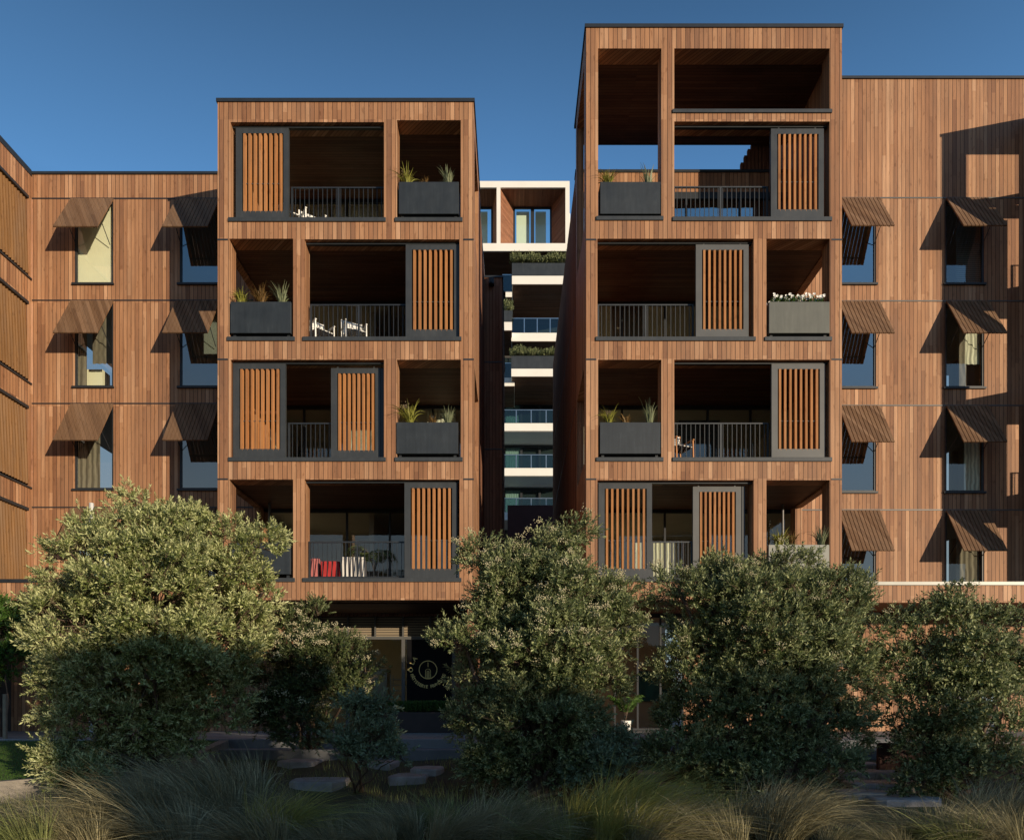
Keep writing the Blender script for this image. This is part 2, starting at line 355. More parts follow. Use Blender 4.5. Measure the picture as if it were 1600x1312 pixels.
def tower(name,label,uX,spec,top,open_all):
    """spec: storeys with openings in the survey columns; uX maps survey column to X"""
    T=thing(name,label,'building',(min(uX(0),uX(400)),0,0))
    xl,xr=sorted((uX(0),uX(400))); zb=Z(937); zt=Z(top)
    holes=[]
    for r in spec:
        for (a,b,kind,y0,y1) in r['op']:
            p,q=sorted((uX(a),uX(b))); holes.append((p,q,Z(y1),Z(y0)))
    m=MB(); m.wall_xz(xl,xr,zb,zt,holes,0,.45); m.build('balcony_frame',M['wood'],T)
    c=MB(); c.box(xl-.03,xr+.03,-.03,.5,zt,zt+.09); c.box(xl-.03,xl+.2,.5,3.1,zt,zt+.09); c.box(xr-.2,xr+.03,.5,3.1,zt,zt+.09); c.build('roof_cap',M['metal'],T)
    # expansion joints on the outer piers
    for py in (374,561,748):
        zz=Z(py)
        for (p,q) in ((xl-.006,xl+.27),(xr-.27,xr+.006)):
            j=MB(); j.box(p,q,-.008,-.001,zz-.03,zz+.012); j.build('expansion_joint',M['metal'],T)
    # side walls with openings behind the narrow bays
    for side,xa,xb in (('l',xl,xl+.2),('r',xr-.2,xr)):
        hs=[(.45,2.45,Z(y1),Z(y0)) for r in spec for (a,b,kind,y0,y1) in r['op'] if (kind=='n' or open_all) and ((min(uX(a),uX(b))-xl<.5)==(side=='l'))]
        s=MB(); s.wall_yz(.45,WY,zb,zt,hs,xa,xb)
        s.build('side_wall',M['wood'] if True else None,T)
    return T,xl,xr,zb,zt
def sills(T,uX,spec):
    for r in spec:
        for (a,b,kind,y0,y1) in r['op']:
            p,q=sorted((uX(a),uX(b))); m=MB(); z1=Z(y1)
            m.box(p-.05,q+.05,-.035,.46,z1-.10,z1+.005) if kind!='c' else m.box(p-.05,q+.05,-.035,.46,z1-.09,z1+.003)
            o=m.build('sill',M['metal_mid'],T,bevel=.004)
            if kind=='w':
                k=MB(); k.box(p,q,.12,.2,Z(y0)-.05,Z(y0)-.005); k.build('shutter_track',M['metal'],T)
def slabs(T,xl,xr,levels,dark=True,last_y=6.5):
    # levels: (z bottom, z top) of each floor plate
    for (za,zb_) in levels:
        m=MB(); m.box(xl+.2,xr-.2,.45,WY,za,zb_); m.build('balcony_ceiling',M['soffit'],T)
        m=MB(); m.box(xl+.05,xr-.05,WY+.001,last_y,za-.0,zb_); m.build('floor_plate',M['inter'],T)
# ---- left tower ---------------------------------------------------------------
LX=lambda u: X(340+u)
LS=[{'op':[(20,260,'w',191,341),(280,380,'n',188,341)]},
    {'op':[(18,118,'n',373,527),(136,378,'w',374,527)]},
    {'op':[(20,260,'w',562,715),(280,380,'n',562,715)]},
    {'op':[(18,118,'n',749,903),(136,378,'w',749,903)]}]
TL,xl,xr,zb,zt=tower('apartment_tower','four storey cedar clad balcony tower left of the gap, lower than its twin',LX,LS,160,None)
sills(TL,LX,LS)
slabs(TL,xl,xr,[(Z(188)+.03,Z(160)-.01),(Z(373)+.03,Z(346)),(Z(561)+.03,Z(532)),(Z(748)+.03,Z(720)),(Z(937)+.02,Z(908))])
def storey_glass(T,xl,xr,ytop,ysill,n=5,mat='glass',back=6.5):
    z0=Z(ysill)-.08; z1=Z(ytop)+.03
    g=glazing(T,xl+.1,xr-.1,z0,z1,WY,n,mat)
    return z0,z1
for (a,b) in ((188,341),(373,527),(561,715),(748,903)): storey_glass(TL,xl,xr,a,b)
m=MB(); m.box(xl+.05,xr-.05,6.5,6.7,Z(937),Z(160)); m.box(xl+.02,xl+.15,WY+.1,6.5,Z(937),Z(160)); m.box(xr-.15,xr-.02,WY+.1,6.5,Z(937),Z(160)); m.box((xl+xr)/2-.1,(xl+xr)/2+.05,WY+.6,6.5,Z(937),Z(160)); m.build('interior_wall',M['inter'],TL)
shutter(TL,X(366),X(449),Z(341),Z(195),.1)
shutter(TL,X(633),X(717),Z(527),Z(378),.1)
shutter(TL,X(361.5),X(444),Z(714.5),Z(565),.1,lower=True)
shutter(TL,X(514),X(592),Z(714.5),Z(569),.2)
m=MB(); m.box(X(592.5),X(598),.2,.29,Z(714.5),Z(569)); m.build('shutter_stile',M['metal'],TL)
shutter(TL,X(631),X(714),Z(902.5),Z(752),.1)
railing(TL,X(449),X(600),Z(341)); railing(TL,X(479),X(634),Z(527)); railing(TL,X(444),X(597),Z(715)); railing(TL,X(477),X(632),Z(903))
drape(TL,X(430,WY+.3),X(515,WY+.3),Z(341),Z(318,WY+.3)-.0,WY+.3,'curtain'); drape(TL,X(520,WY+.3),X(592,WY+.3),Z(341),Z(318,WY+.3),WY+.3,'curtain')
drape(TL,X(540,WY+.35),X(590,WY+.35),Z(715),Z(662,WY+.3),WY+.35,'curtain')
drape(TL,X(450,WY+.3),X(540,WY+.3),Z(640,WY+.3),Z(628,WY+.3),WY+.3,'cream','roller_blind')
drape(TL,X(668,WY+.35),X(712,WY+.35),Z(715),Z(625,WY+.3),WY+.35,'curtain')
m=MB(); m.box(xl,xr,WY+.13,20,zt-.05,zt+.09); m.build('roof',M['metal_grey'],TL)
# corridor-facing flank and the set-back dark wing behind it
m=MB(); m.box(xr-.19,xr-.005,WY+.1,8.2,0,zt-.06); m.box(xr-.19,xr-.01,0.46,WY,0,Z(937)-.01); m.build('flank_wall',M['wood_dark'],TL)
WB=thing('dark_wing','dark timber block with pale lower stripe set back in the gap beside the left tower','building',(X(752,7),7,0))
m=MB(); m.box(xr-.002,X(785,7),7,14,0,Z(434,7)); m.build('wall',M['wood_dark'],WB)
m=MB(); m.box(xr-.002,X(785,7)+.03,6.97,14,Z(434,7)+.001,Z(431,7)); m.build('roof_cap',M['metal'],WB)
for py in (565,701,838):
    m=MB(); m.box(xr,X(785,7)+.003,6.985,6.998,Z(py,7)-.04,Z(py,7)); m.build('expansion_joint',M['metal'],WB)
# ---- right tower ---------------------------------------------------------------
RX=lambda u: X(915.5+u)
RS=[{'op':[(19,118,'n',76,339),(138,381,'c',76,172),(138,381,'w',190,340)]},
    {'op':[(18,262,'w',373,527),(282,381,'n',373,527)]},
    {'op':[(19,118,'n',562,715),(138,381,'w',562,715)]},
    {'op':[(18,262,'w',750,903),(282,381,'n',750,903)]}]
def right_tower(name,label,uX,open_all=False):
    T,xl,xr,zb,zt=tower(name,label,uX,RS,44,open_all)
    sills(T,uX,RS)
    slabs(T,xl,xr,[(Z(373)+.03,Z(345)),(Z(561)+.03,Z(532)),(Z(749)+.03,Z(720)),(Z(937)+.02,Z(908))])
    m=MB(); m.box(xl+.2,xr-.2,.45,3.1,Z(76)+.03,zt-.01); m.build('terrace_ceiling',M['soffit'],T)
    for (a,b) in ((373,527),(561,715),(749,903)): storey_glass(T,xl,xr,a,b,5,'glass')
    zz0=Z(340)-.08; zp=Z(270,WY)
    glazing(T,xl+.1,xr-.1,zz0,Z(300,WY),WY,4,'glass_blue',header=.2)
    m=MB(); m.box(xl,xr,WY,WY+.14,Z(300,WY)+.002,zp); m.build('parapet_wall',M['wood'],T)
    m=MB(); m.box(xl-.02,xr+.02,WY-.03,WY+.3,zp,zp+.08); m.build('parapet_cap',M['metal'],T)
    m=MB(); m.box(xl+.1,xr-.1,WY+.12,14.4,Z(300,WY)+.1,Z(300,WY)+.3); m.build('roof',M['metal_grey'],T)
    m=MB(); m.box(xl+.05,xr-.05,6.5,6.7,Z(937),Z(300,WY)); m.box(xl+.25,xl+.4,WY+.1,6.5,Z(937),Z(300,WY)); m.box(xr-.15,xr-.02,WY+.1,6.5,Z(937),Z(300,WY)); m.build('interior_wall',M['inter'],T)
    sx=lambda a,b: sorted((uX(a-915.5),uX(b-915.5)))
    for (a,b,y0,y1,mt,yy) in ((1207,1290,196,338.5,'metal_mid',.1),(1089,1172,378,526.5,'metal_grey',.1),(1208,1292,565,714.5,'metal_grey',.1),(936,1020,753,902.5,'metal_mid',.1),(1086,1162,756,902,'metal_grey',.2)):
        p,q=sx(a,b); shutter(T,p,q,Z(y1),Z(y0),yy,mt)
    p,q=sx(1163,1168); m=MB(); m.box(p,q,.2,.29,Z(902),Z(756)); m.build('shutter_stile',M['metal_mid'],T)
    for (a,b,yy) in ((1055,1207,340),(935,1089,527),(1055,1208,715),(1021,1087,903)):
        p,q=sx(a,b); railing(T,p,q,Z(yy),mat='metal_mid')
    return T,xl,xr,zb,zt
TR,rxl,rxr,rzb,rzt=right_tower('apartment_tower','tall cedar clad balcony tower right of the gap with an open double height roof terrace',RX)
drape(TR,X(1060,WY+.3),X(1125,WY+.3),Z(715),Z(650,WY),WY+.3,'blind_h','roller_blind'); 
drape(TR,X(955,WY+.3),X(1010,WY+.3),Z(527),Z(430,WY),WY+.3,'curtain_dark')
drape(TR,X(960,WY+.6),X(1060,WY+.6),Z(903),Z(840,WY),WY+.6,'curtain')
# long flank facing the gap
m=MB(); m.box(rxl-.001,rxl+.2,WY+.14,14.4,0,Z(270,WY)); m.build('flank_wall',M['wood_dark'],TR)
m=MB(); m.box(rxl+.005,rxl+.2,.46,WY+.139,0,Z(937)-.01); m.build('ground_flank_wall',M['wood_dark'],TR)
for zz in (12.9,12.9-STOREY,12.9-2*STOREY):
    m=MB(); m.box(rxl-.008,rxl-.002,WY+.2,14.3,zz-.03,zz+.01); m.build('expansion_joint',M['metal'],TR)
# stepped timber screen on the terrace
m=MB(); n=9
for i in range(n):
    xa=X(1156+i*5.4,WY+.5); 
    top=[1156,1160,1164,1170][min(i,3)]
    zt_=Z([258,247,237,229,222,216,210,205,200][i],WY+.5); m.box(xa,xa+.09,WY+.4,WY+.5,Z(272,WY+.5),zt_)
m.build('stepped_screen',M['wood_dark'],TR)
# neighbouring twin tower just outside the frame; its balcony frame throws the shadow on the right hand block
NX=lambda u: 15.62+(400-u)/60
TN,nxl,nxr,_,_=right_tower('apartment_tower','mirrored cedar balcony tower standing right of the long right hand block',NX,True)
# ---- window + awning ---------------------------------------------------------------
def window(T,x0,x1,z0,z1,inner=None,mat='glass',sill=True):
    y=WY
    m=MB(); f=.05
    m.wall_xz(x0,x1,z0,z1,[(x0+f,x1-f,z0+f,z1-f)],y+.02,y+.09)
    fo=m.build('window_frame',M['metal'],T)
    p=MB(); p.add([(x0+f,y+.055,z0+f),(x1-f,y+.055,z0+f),(x1-f,y+.055,z1-f),(x0+f,y+.055,z1-f)],[(0,1,2,3)]); p.build('pane',M[mat],fo)
    s=MB(); s.box(x0-.06,x1+.03,y-.06,y+.05,z0-.055,z0+.002); s.build('sill',M['metal'],fo)
    if inner:
        for (kind,a,b,c,d) in inner:
            drape(fo,x0+(x1-x0)*a,x0+(x1-x0)*b,z0+(z1-z0)*c,z0+(z1-z0)*d,y+.13,kind,'blind' if kind in('cream','blind_h') else 'curtain')
    return fo
def awning(T,x0,x1,zh,out=.80,drop=1.40,n=11,gap=.016):
    y=WY; L=math.hypot(out,drop)
    m=MB(); wd=(x1-x0)/n; d=Vector((0,-out,-drop)).normalized(); nrm=Vector((0,-drop,out)).normalized()
    for i in range(n):
        xc=x0+wd*(i+.5); a=Vector((xc,y-.03,zh)); m.bar(a,a+d*L,wd-gap,.035,up=nrm)
    ao=m.build('awning',M['awnwood'],T)
    s=MB()
    for fr in (.12,.88):
        c=Vector((0,y-.03,zh))+d*L*fr-nrm*.035; s.bar((x0+.02,c.y,c.z),(x1-.02,c.y,c.z),.04,.03,up=nrm)
    for xx in (x0+.14,x1-.14):
        c=Vector((xx,y-.03,zh))+d*L*.62-nrm*.04; s.tube([c,(xx,y+.02,zh-1.35)],.012,5)
        c2=Vector((xx,y-.03,zh))-nrm*.03; s.bar(c2,c2+d*L*.98,.035,.03,up=nrm)
    s.build('stay',M['metal'],ao)
# ---- left block ---------------------------------------------------------------
zroof=Z(273,WY); BLx0=X(50,WY); 
BL=thing('apartment_block','cedar clad block with two columns of awning windows left of the left tower','building',(BLx0,WY,0))
hinges=[Z(312,WY),Z(471,WY),Z(632,WY),Z(794,WY)]
bots=[Z(443,WY),Z(604,WY),Z(764,WY),Z(926,WY)]
winsL=[(X(116.5,WY),X(177,WY)),(X(280.5,WY),X(344,WY))]
holes=[(a,b,bots[i],hinges[i]-.06) for (a,b) in winsL for i in range(4)]
m=MB(); m.wall_xz(BLx0,LX(0)+.3,Z(925,WY)-.1,zroof,holes,WY,WY+.25); m.build('wall',M['wood'],BL)
m=MB(); m.box(BLx0-.2,LX(0)-.031,WY-.04,WY+.3,zroof,zroof+.075); m.build('roof_cap',M['metal'],BL)
for h in hinges:
    m=MB(); m.box(BLx0,LX(0)+.19,WY-.012,WY-.002,h+.012,h+.05); m.build('expansion_joint',M['metal'],BL)
inn=[[[('cream',0,1,0,1)],[('curtain_dark',.0,.25,0,1),('curtain_dark',.4,.75,.3,1)],[('curtain_dark',.02,.6,0,1)],None],
     [None,[('cream',.55,1,.42,1)],None,None]]
for ci,(a,b) in enumerate(winsL):
    for i in range(4):
        window(BL,a,b,bots[i],hinges[i]-.06,inn[ci][i],'glass' if ci==0 else 'glass_blue')
        awning(BL,a-.1,b+.03 if ci==0 else b-.0,hinges[i]-.0,n=12,gap=.012)
m=MB(); m.box(BLx0,LX(0),7,7.2,0,zroof); 
for i in range(4): m.box(BLx0,LX(0),WY+.25,7,hinges[i]+.05,hinges[i]+.3)
m.build('interior_wall',M['inter'],BL)
m=MB(); m.box(X(124,WY+.5),X(160,WY+.5),WY+.5,WY+.9,bots[1],Z(577,WY+.5)); own(m.build('storage_box',M['cream']),'cream box behind the glass of the second window from the top left','box')
# ---- left side wing (runs toward the viewer) ---------------------------------------
SW=thing('side_wing','cedar wing with ochre slatted shutters running forward at the left edge','building',(BLx0,WY-3,0))
xs=BLx0+.0
m=MB()
# bands (cedar) between openings; survey at the inner corner (Y=WY)
bandz=[(Z(311,WY),Z(277,WY)),(Z(475,WY),Z(440,WY)),(Z(637,WY),Z(603,WY)),(Z(795,WY),Z(765,WY))]
for (a,b) in bandz: m.box(xs-.3,xs,WY-5,WY,a,b)
m.box(xs-.3,xs-.001,WY-.14,WY-.001,Z(935),Z(278,WY))
m.build('spandrel_band',M['wood'],SW)
m=MB(); m.box(xs-.3,xs+.02,WY-5,WY-.041,Z(277,WY)+.002,Z(272,WY)+.08); m.build('roof_cap',M['metal'],SW)
m=MB(); 
for (a,b) in bandz: m.box(xs-.25,xs+.01,WY-5,WY-.14,a-.09,a-.005)
for (a,b) in bandz[1:]: m.box(xs-.25,xs+.05,WY-5,WY-.06,b+.003,b+.05)
m.build('shutter_head',M['metal'],SW)
tops=[Z(311,WY),Z(475,WY),Z(637,WY),Z(795,WY)]; bts=[Z(436,WY),Z(599,WY),Z(761,WY),Z(925,WY)]
for i in range(4):
    m=MB(); n=42
    for k in range(n):
        y0=WY-.16-k*.115
        zt_,zb_=tops[i]-.08,bts[i]+.04
        # each slat a shallow triangular ridge leaning slightly out at the foot
        m.hexa([(xs-.10,y0,zt_),(xs-.10,y0-.115,zt_),(xs-.06,y0-.075,zt_),(xs-.06,y0-.04,zt_)],[(xs-.04,y0,zb_),(xs-.04,y0-.115,zb_),(xs+.04,y0-.075,zb_),(xs+.04,y0-.04,zb_)])
    m.build('slatted_shutter',M['ochre'],SW)
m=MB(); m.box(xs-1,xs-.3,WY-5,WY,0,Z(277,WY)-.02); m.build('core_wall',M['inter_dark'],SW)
# ---- right block ---------------------------------------------------------------
BRx0=RX(400)-.3; BRx1=nxl
zr=Z(124,WY)
BR=thing('apartment_block','cedar clad block with tall blank parapet and awning windows right of the right tower','building',(BRx0,WY,0))
hR=[Z(311,WY),Z(472,WY),Z(635,WY),Z(798,WY)]; bR=[Z(443,WY),Z(605,WY),Z(768,WY),Z(926,WY)]
winsR=[(X(1309,WY),X(1369,WY)),(X(1477,WY),X(1538,WY))]
holes=[(a,b,bR[i],hR[i]-.04) for (a,b) in winsR for i in range(4)]
m=MB(); m.wall_xz(BRx0+.3,BRx1,Z(925,WY)-.1,zr,holes,WY,WY+.25); m.build('wall',M['wood'],BR)
m=MB(); m.box(BRx0+.31,BRx1-.031,WY-.04,WY+.3,zr,zr+.075); m.box(BRx0+.31,BRx0+.5,WY+.3,12,zr,zr+.075); m.build('roof_cap',M['metal'],BR)
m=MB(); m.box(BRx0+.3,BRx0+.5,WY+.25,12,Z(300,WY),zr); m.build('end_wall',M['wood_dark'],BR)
for h in hR:
    m=MB(); m.box(BRx0+.3,BRx1-.01,WY-.012,WY-.002,h+.012,h+.05); m.build('expansion_joint',M['metal_grey'],BR)
innR=[[None,None,None,None],[[('blind_h',.35,1,.0,1)],[('curtain',.5,.98,.3,1),('curtain_dark',.42,.62,0,1)],[('curtain',.55,.95,0,.95)],[('curtain_dark',.35,1,0,1)]]]
for ci,(a,b) in enumerate(winsR):
    for i in range(4):
        window(BR,a,b,bR[i],hR[i]-.04,innR[ci][i],'glass_blue' if ci==0 else 'glass')
        awning(BR,a-.0,b+.1,hR[i]+.01,n=11,gap=.02)
m=MB(); m.box(BRx0+.5,BRx1,7,7.2,0,zr)
for h in hR: m.box(BRx0+.5,BRx1,WY+.25,7,h+.05,h+.3)
m.build('interior_wall',M['inter'],BR)
# ---- podium fascias, soffits and ground floor ---------------------------------------
GY=2.35
def podium(name,label,x0,x1,yf,cap,capz,zb_,zt_,segs):
    T=thing(name,label,'shop front',((x0+x1)/2,yf,0))
    if zt_: 
        m=MB(); m.box(x0,x1,yf,yf+.2,zb_,zt_); m.build('fascia',M['wood'],T)
        m=MB(); m.box(x0,x1,yf-.04,yf+.22,zt_+.001,zt_+.09); m.build('flashing',M[cap],T)
        m=MB(); m.box(x0,x1,yf+.22,WY,zt_-.2,zt_-.02); m.build('deck',M['metal_grey'],T)
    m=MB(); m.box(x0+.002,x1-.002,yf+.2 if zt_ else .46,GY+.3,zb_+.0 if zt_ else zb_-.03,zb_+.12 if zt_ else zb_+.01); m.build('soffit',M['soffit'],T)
    return T
zsof=Z(937)
PL=podium('canopy','cedar fascia canopy at the left edge behind the largest round tree',-22,LX(0)-.01,0.0,'metal',0,zsof,Z(910),None)
PT=podium('ground_floor','ground floor of the left tower with glazed pastry shop front',xl,xr,0,'metal',0,zsof,None,None)
PR=podium('ground_floor','ground floor of the right tower with glazed shop behind the trees',rxl,rxr,0,'metal',0,zsof,None,None)
PB=podium('canopy','cedar fascia canopy with pale flashing below the right hand block',RX(400)+.01,24,.4,'flash',0,Z(941,.4),Z(914,.4),None)
zc_=zsof+.0
# ground floor walls
def gwall(T,x0,x1,mat='wood',y=GY,z1=None): 
    m=MB(); m.box(x0,x1,y,y+.2,0,(z1 or zc_)-.031); m.build('ground_wall',M[mat],T)
gwall(PL,-22,X(395,GY)-.0); 
gwall(PT,X(395,GY)+.002,X(468,GY)); gwall(PT,X(711,GY),xr-.2)
gwall(PR,X(1068,GY),rxr-.01); gwall(PB,rxr+.02,X(1470,GY),z1=Z(941,.4)); gwall(PB,X(1560,GY),24,z1=Z(941,.4))
m=MB(); m.box(X(1470,GY),X(1560,GY),GY,GY+.2,Z(1015,GY),Z(941,.4)-.031); m.build('ground_wall_head',M['wood'],PB)
glazing(PB,X(1470,GY),X(1560,GY),.05,Z(1015,GY),GY+.02,3,'glass')
m=MB(); m.box(X(1460,GY),X(1570,GY),GY+2.5,GY+2.6,0,3); m.build('interior_wall',M['inter'],PB)
# patisserie front
a,b=X(468,GY),X(711,GY); zt2=Z(962,GY); ztr=Z(997,GY)
m=MB(); m.box(a,b,GY,GY+.2,zt2,zc_-.031); m.build('header',M['wood_dark'],PT)
fr=MB()
for px in (470,500,543,586,629.5,672,710): fr.box(X(px,GY)-.02,X(px,GY)+.02,GY,GY+.08,ztr+.06,zt2)
fr.box(a,b,GY-.01,GY+.1,ztr-.03,ztr+.06)
for px in (470,543,630,709): fr.box(X(px,GY)-.05,X(px,GY)+.05,GY-.005,GY+.1,.0,ztr-.03)
fr.box(a,b,GY+.002,GY+.09,0,.06)
fr.build('shop_front_frame',M['metal_grey'],PT)
m=MB(); m.add([(a,GY+.12,ztr),(b,GY+.12,ztr),(b,GY+.12,zt2),(a,GY+.12,zt2)],[(0,1,2,3)]); m.build('transom_louvre',M['louvre'],PT)
m=MB(); m.add([(a,GY+.05,.06),(b,GY+.05,.06),(b,GY+.05,ztr),(a,GY+.05,ztr)],[(0,1,2,3)]); m.build('pane',M['glass_shop'],PT)
m=MB(); m.box(a-.5,b+.6,6.4,6.5,0,3.5); m.box(a-.5,a-.4,GY+.2,6.4,0,3.5); m.box(b+.5,b+.6,GY+.2,6.4,0,3.5); m.box(a-.5,b+.6,GY+.2,6.4,3.3,3.4); m.build('interior_wall',plain('kitchen_wall',(.62,.55,.40),.8,0,.1,1.5),PT)
# round gold sign on black glass
SG=thing('shop_sign','round gold pastry shop emblem on a black glass panel','sign',(X(669,GY),GY-.02,0))
m=MB(); m.box(X(636,GY),X(706,GY),GY-.03,GY-.018,.30,ztr-.04); m.build('black_panel',M['black'],SG)
cx,cz=X(669,GY),Z(1046,GY); s=1/52.8; yy=GY-.036
m=MB()
def ring(m,cx,cz,r,t,y,a0=0,a1=2*PI,n=64):
    for k in range(n):
        t0=a0+(a1-a0)*k/n; t1=a0+(a1-a0)*(k+1)/n
        p=lambda rr,t:(cx+rr*math.cos(t),y,cz+rr*math.sin(t))
        m.add([p(r-t,t0),p(r,t0),p(r,t1),p(r-t,t1)],[(0,1,2,3)])
R0=14.4*s
ring(m,cx,cz,R0,.022,yy)
# fork with curved shoulders inside the ring
for dx in (-.035,-.012,.012,.035): m.box(cx+dx-.006,cx+dx+.006,yy-.001,yy,cz-R0*.95,cz-R0*.15+(.02 if abs(dx)<.03 else 0))
for dx in (-.075,.075): m.box(cx+dx-.007,cx+dx+.007,yy-.001,yy,cz-R0*.93,cz-R0*.18)
ring(m,cx-.0,cz-R0*.18,.082,.014,yy,0,PI,20)
m.box(cx-.008,cx+.008,yy-.001,yy,cz+.08,cz+R0*.8)
m.build('emblem',M['gold'],SG)
def char_mesh(m,ch,size,cx,cz,ang,y):
    cu=bpy.data.curves.new('c','FONT'); cu.body=ch; cu.size=size; cu.align_x='CENTER'; cu.align_y='CENTER'; cu.offset=.003
    ob=bpy.data.objects.new('c',cu); COL.objects.link(ob); dg=bpy.context.evaluated_depsgraph_get(); me=ob.evaluated_get(dg).to_mesh()
    ca,sa=math.cos(ang),math.sin(ang)
    m.add([(cx+v.co.x*ca-v.co.y*sa,y,cz+v.co.x*sa+v.co.y*ca) for v in me.vertices],[tuple(p.vertices) for p in me.polygons])
    ob.evaluated_get(dg).to_mesh_clear(); bpy.data.objects.remove(ob); bpy.data.curves.remove(cu)
m=MB(); txt='PÂTISSERIE FRANÇAISE'; RT=26.5*s
for i,ch in enumerate(txt):
    if ch==' ': continue
    ang=math.radians(-90-72+144*i/(len(txt)-1)); char_mesh(m,ch,.132,cx+RT*math.cos(ang),cz+RT*math.sin(ang),ang+PI/2,yy)
for ch,dg_ in (('Ô',180),('L',157),('A',141)):
    ang=math.radians(dg_); char_mesh(m,ch,.18,cx+RT*math.cos(ang),cz+RT*math.sin(ang),ang-PI/2,yy)
m.build('lettering',M['gold'],SG)
# kitchen things seen through the glass
t=thing('fridge','stainless steel fridge behind the shop window','fridge',(X(585,GY+1.2),GY+1.2,0))
ya=GY+.9; m=MB(); m.box(X(562,ya),X(605,ya),ya,ya+.7,0,Z(1044,ya)); m.build('body',M['steel'],t,bevel=.01)
m=MB(); m.box(X(566,ya),X(569,ya),ya-.04,ya-.01,.7,1.3); m.build('handle',M['metal'],t)
t=thing('rack_trolley','tall tray rack beside the fridge in the shop','rack',(X(622,ya),ya,0)); m=MB()
for px in (611,641): 
    for yy_ in (ya-.1,ya+.4): m.box(X(px,ya)-.012,X(px,ya)+.012,yy_-.012,yy_+.012,0,Z(1053,ya))
m.build('post',M['steel'],t); m=MB()
for k in range(9): m.box(X(611,ya)+.013,X(641,ya)-.013,ya-.1,ya+.4,.2+k*.17,.215+k*.17)
m.build('tray',M['steel'],t)
m=MB(); m.box(X(545,ya),X(605,ya),ya-.5,ya-.15,.86,.9); m.box(X(546,ya),X(548,ya),ya-.45,ya-.2,0,.86); m.box(X(585,ya),X(587,ya),ya-.45,ya-.2,0,.86)
own(m.build('work_bench',M['whitepaint']),'white work bench in front of the steel fridge','bench')
# right ground floor shop
a,b=X(925,GY),X(1068,GY)
glazing(PR,a,b,.03,zc_-.04,GY,4,'glass_shop')
m=MB(); m.box(a,b,GY+2.4,GY+2.5,0,3.4); m.build('interior_wall',plain('shop_wall',(.45,.38,.25),.8,0,.1,2),PR)
m=MB(); m.box(X(1000,GY+2),X(1055,GY+2),GY+2.3,GY+2.35,.9,1.9); own(m.build('wall_picture',plain('teal_picture',(.02,.12,.12),.7,0,.5,2)),'teal picture on the shop wall in the gap between the two largest trees','picture')
# trough hedge in front of the shop
t=thing('trough_planter','low dark trough planter in front of the pastry shop','planter',(X(650,1.2),1.2,0)); m=MB(); m.box(X(560,1.2),X(715,1.2),1.0,1.5,0.0,Z(1112,1.2)); m.build('box',plain('dark_trough',(.05,.032,.026),.7,0,.2,3),t,bevel=.01)
# ---- the white building far behind the gap --------------------------------------------
VY=24.0
def VX(px,y=VY): return X(px,y)
def VZ(py,y=VY): return Z(py,y)
WBD=thing('white_apartment_building','white apartment building with stacked balconies seen at the end of the gap','building',(VX(820),VY,0))
BX0=VX(690)
m=MB()
xa0,xa1=VX(690),VX(890)
m.wall_xz(xa0,xa1,VZ(381),VZ(283),[(VX(700),VX(776),VZ(381)-.1,VZ(293)),(VX(782),VX(883.5),VZ(381)-.1,VZ(293))],VY,VY+1.0)
m.box(VX(884),VX(893),VY+1.0,VY+8,VZ(381),VZ(315)); m.box(xa0,VX(886),VY-.05,VY+8,VZ(393),VZ(381)-.001)
m.build('penthouse_frame',M['white'],WBD)
for (o0,o1,i0,i1) in ((700,776,690,770),(782,883.5,802,862)):
    yb=VY+1.6; f=[(VX(o0),VY+.9),(VX(o1),VY+.9),(X(i1,yb),yb),(X(i0,yb),yb)]
    zt_=VZ(293); ztb=Z(323,yb); zb_=VZ(381)
    m=MB(); m.add([(f[0][0],f[0][1]-.8,zt_),(f[1][0],f[1][1]-.8,zt_),(f[2][0],f[2][1],ztb),(f[3][0],f[3][1],ztb)],[(0,1,2,3)]); m.build('penthouse_ceiling',M['soffit_x'],WBD)
    m=MB(); m.add([(f[0][0],VY+.1,zb_),(f[0][0],VY+.1,zt_),(f[3][0],f[3][1],ztb),(f[3][0],f[3][1],zb_)],[(0,1,2,3)]); m.build('penthouse_side',M['splay'],WBD); m=MB(); m.add([(f[1][0],VY+.1,zb_),(f[1][0],VY+.1,zt_),(f[2][0],f[2][1],ztb),(f[2][0],f[2][1],zb_)],[(3,2,1,0)]); m.build('penthouse_side',M['splay'],WBD)
    g=glazing(WBD,f[3][0],f[2][0],zb_,ztb,yb,2,'glass_pale',fr=.22,header=.12)
    dc=MB(); xx=(f[3][0]+f[2][0])/2; dc.box(f[3][0]+.2,xx-.2,yb+.3,yb+.35,zb_,ztb-.1); dc.box(xx+.2,f[2][0]-.35,yb+.3,yb+.35,zb_,ztb-.1); dc.build('blind',plain('pale_green_blind',(.70,.80,.66),.8,0,.03,1),g)
# body and balconies
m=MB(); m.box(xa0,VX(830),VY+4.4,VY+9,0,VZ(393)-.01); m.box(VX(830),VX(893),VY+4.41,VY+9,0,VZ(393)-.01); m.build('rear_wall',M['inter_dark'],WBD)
def vslab(x0,x1,y0,y1,front,depth,und='soffit'):
    m=MB(); m.box(X(x0,front),X(x1,front),front,front+depth,Z(y1,front),Z(y0,front)); m.build('balcony_slab',M['white'],WBD)
    u=MB(); u.box(X(x0,front)+.05,X(x1,front)-.02,front+.06,front+depth,Z(y1,front)-.02,Z(y1,front)-.003); u.build('balcony_soffit',M[und],WBD)
vslab(700,886,385,392.9,VY,4.4); 
vslab(800,900,431,444,VY,4.4); vslab(790,800,455,464,VY+.6,3.6); vslab(785,800,503,516,VY,3.0)
vslab(799,900,520,533,VY+.8,3.4); vslab(799,900,576,588,VY+.3,4.0); vslab(785,804,590,603,VY+.9,3)
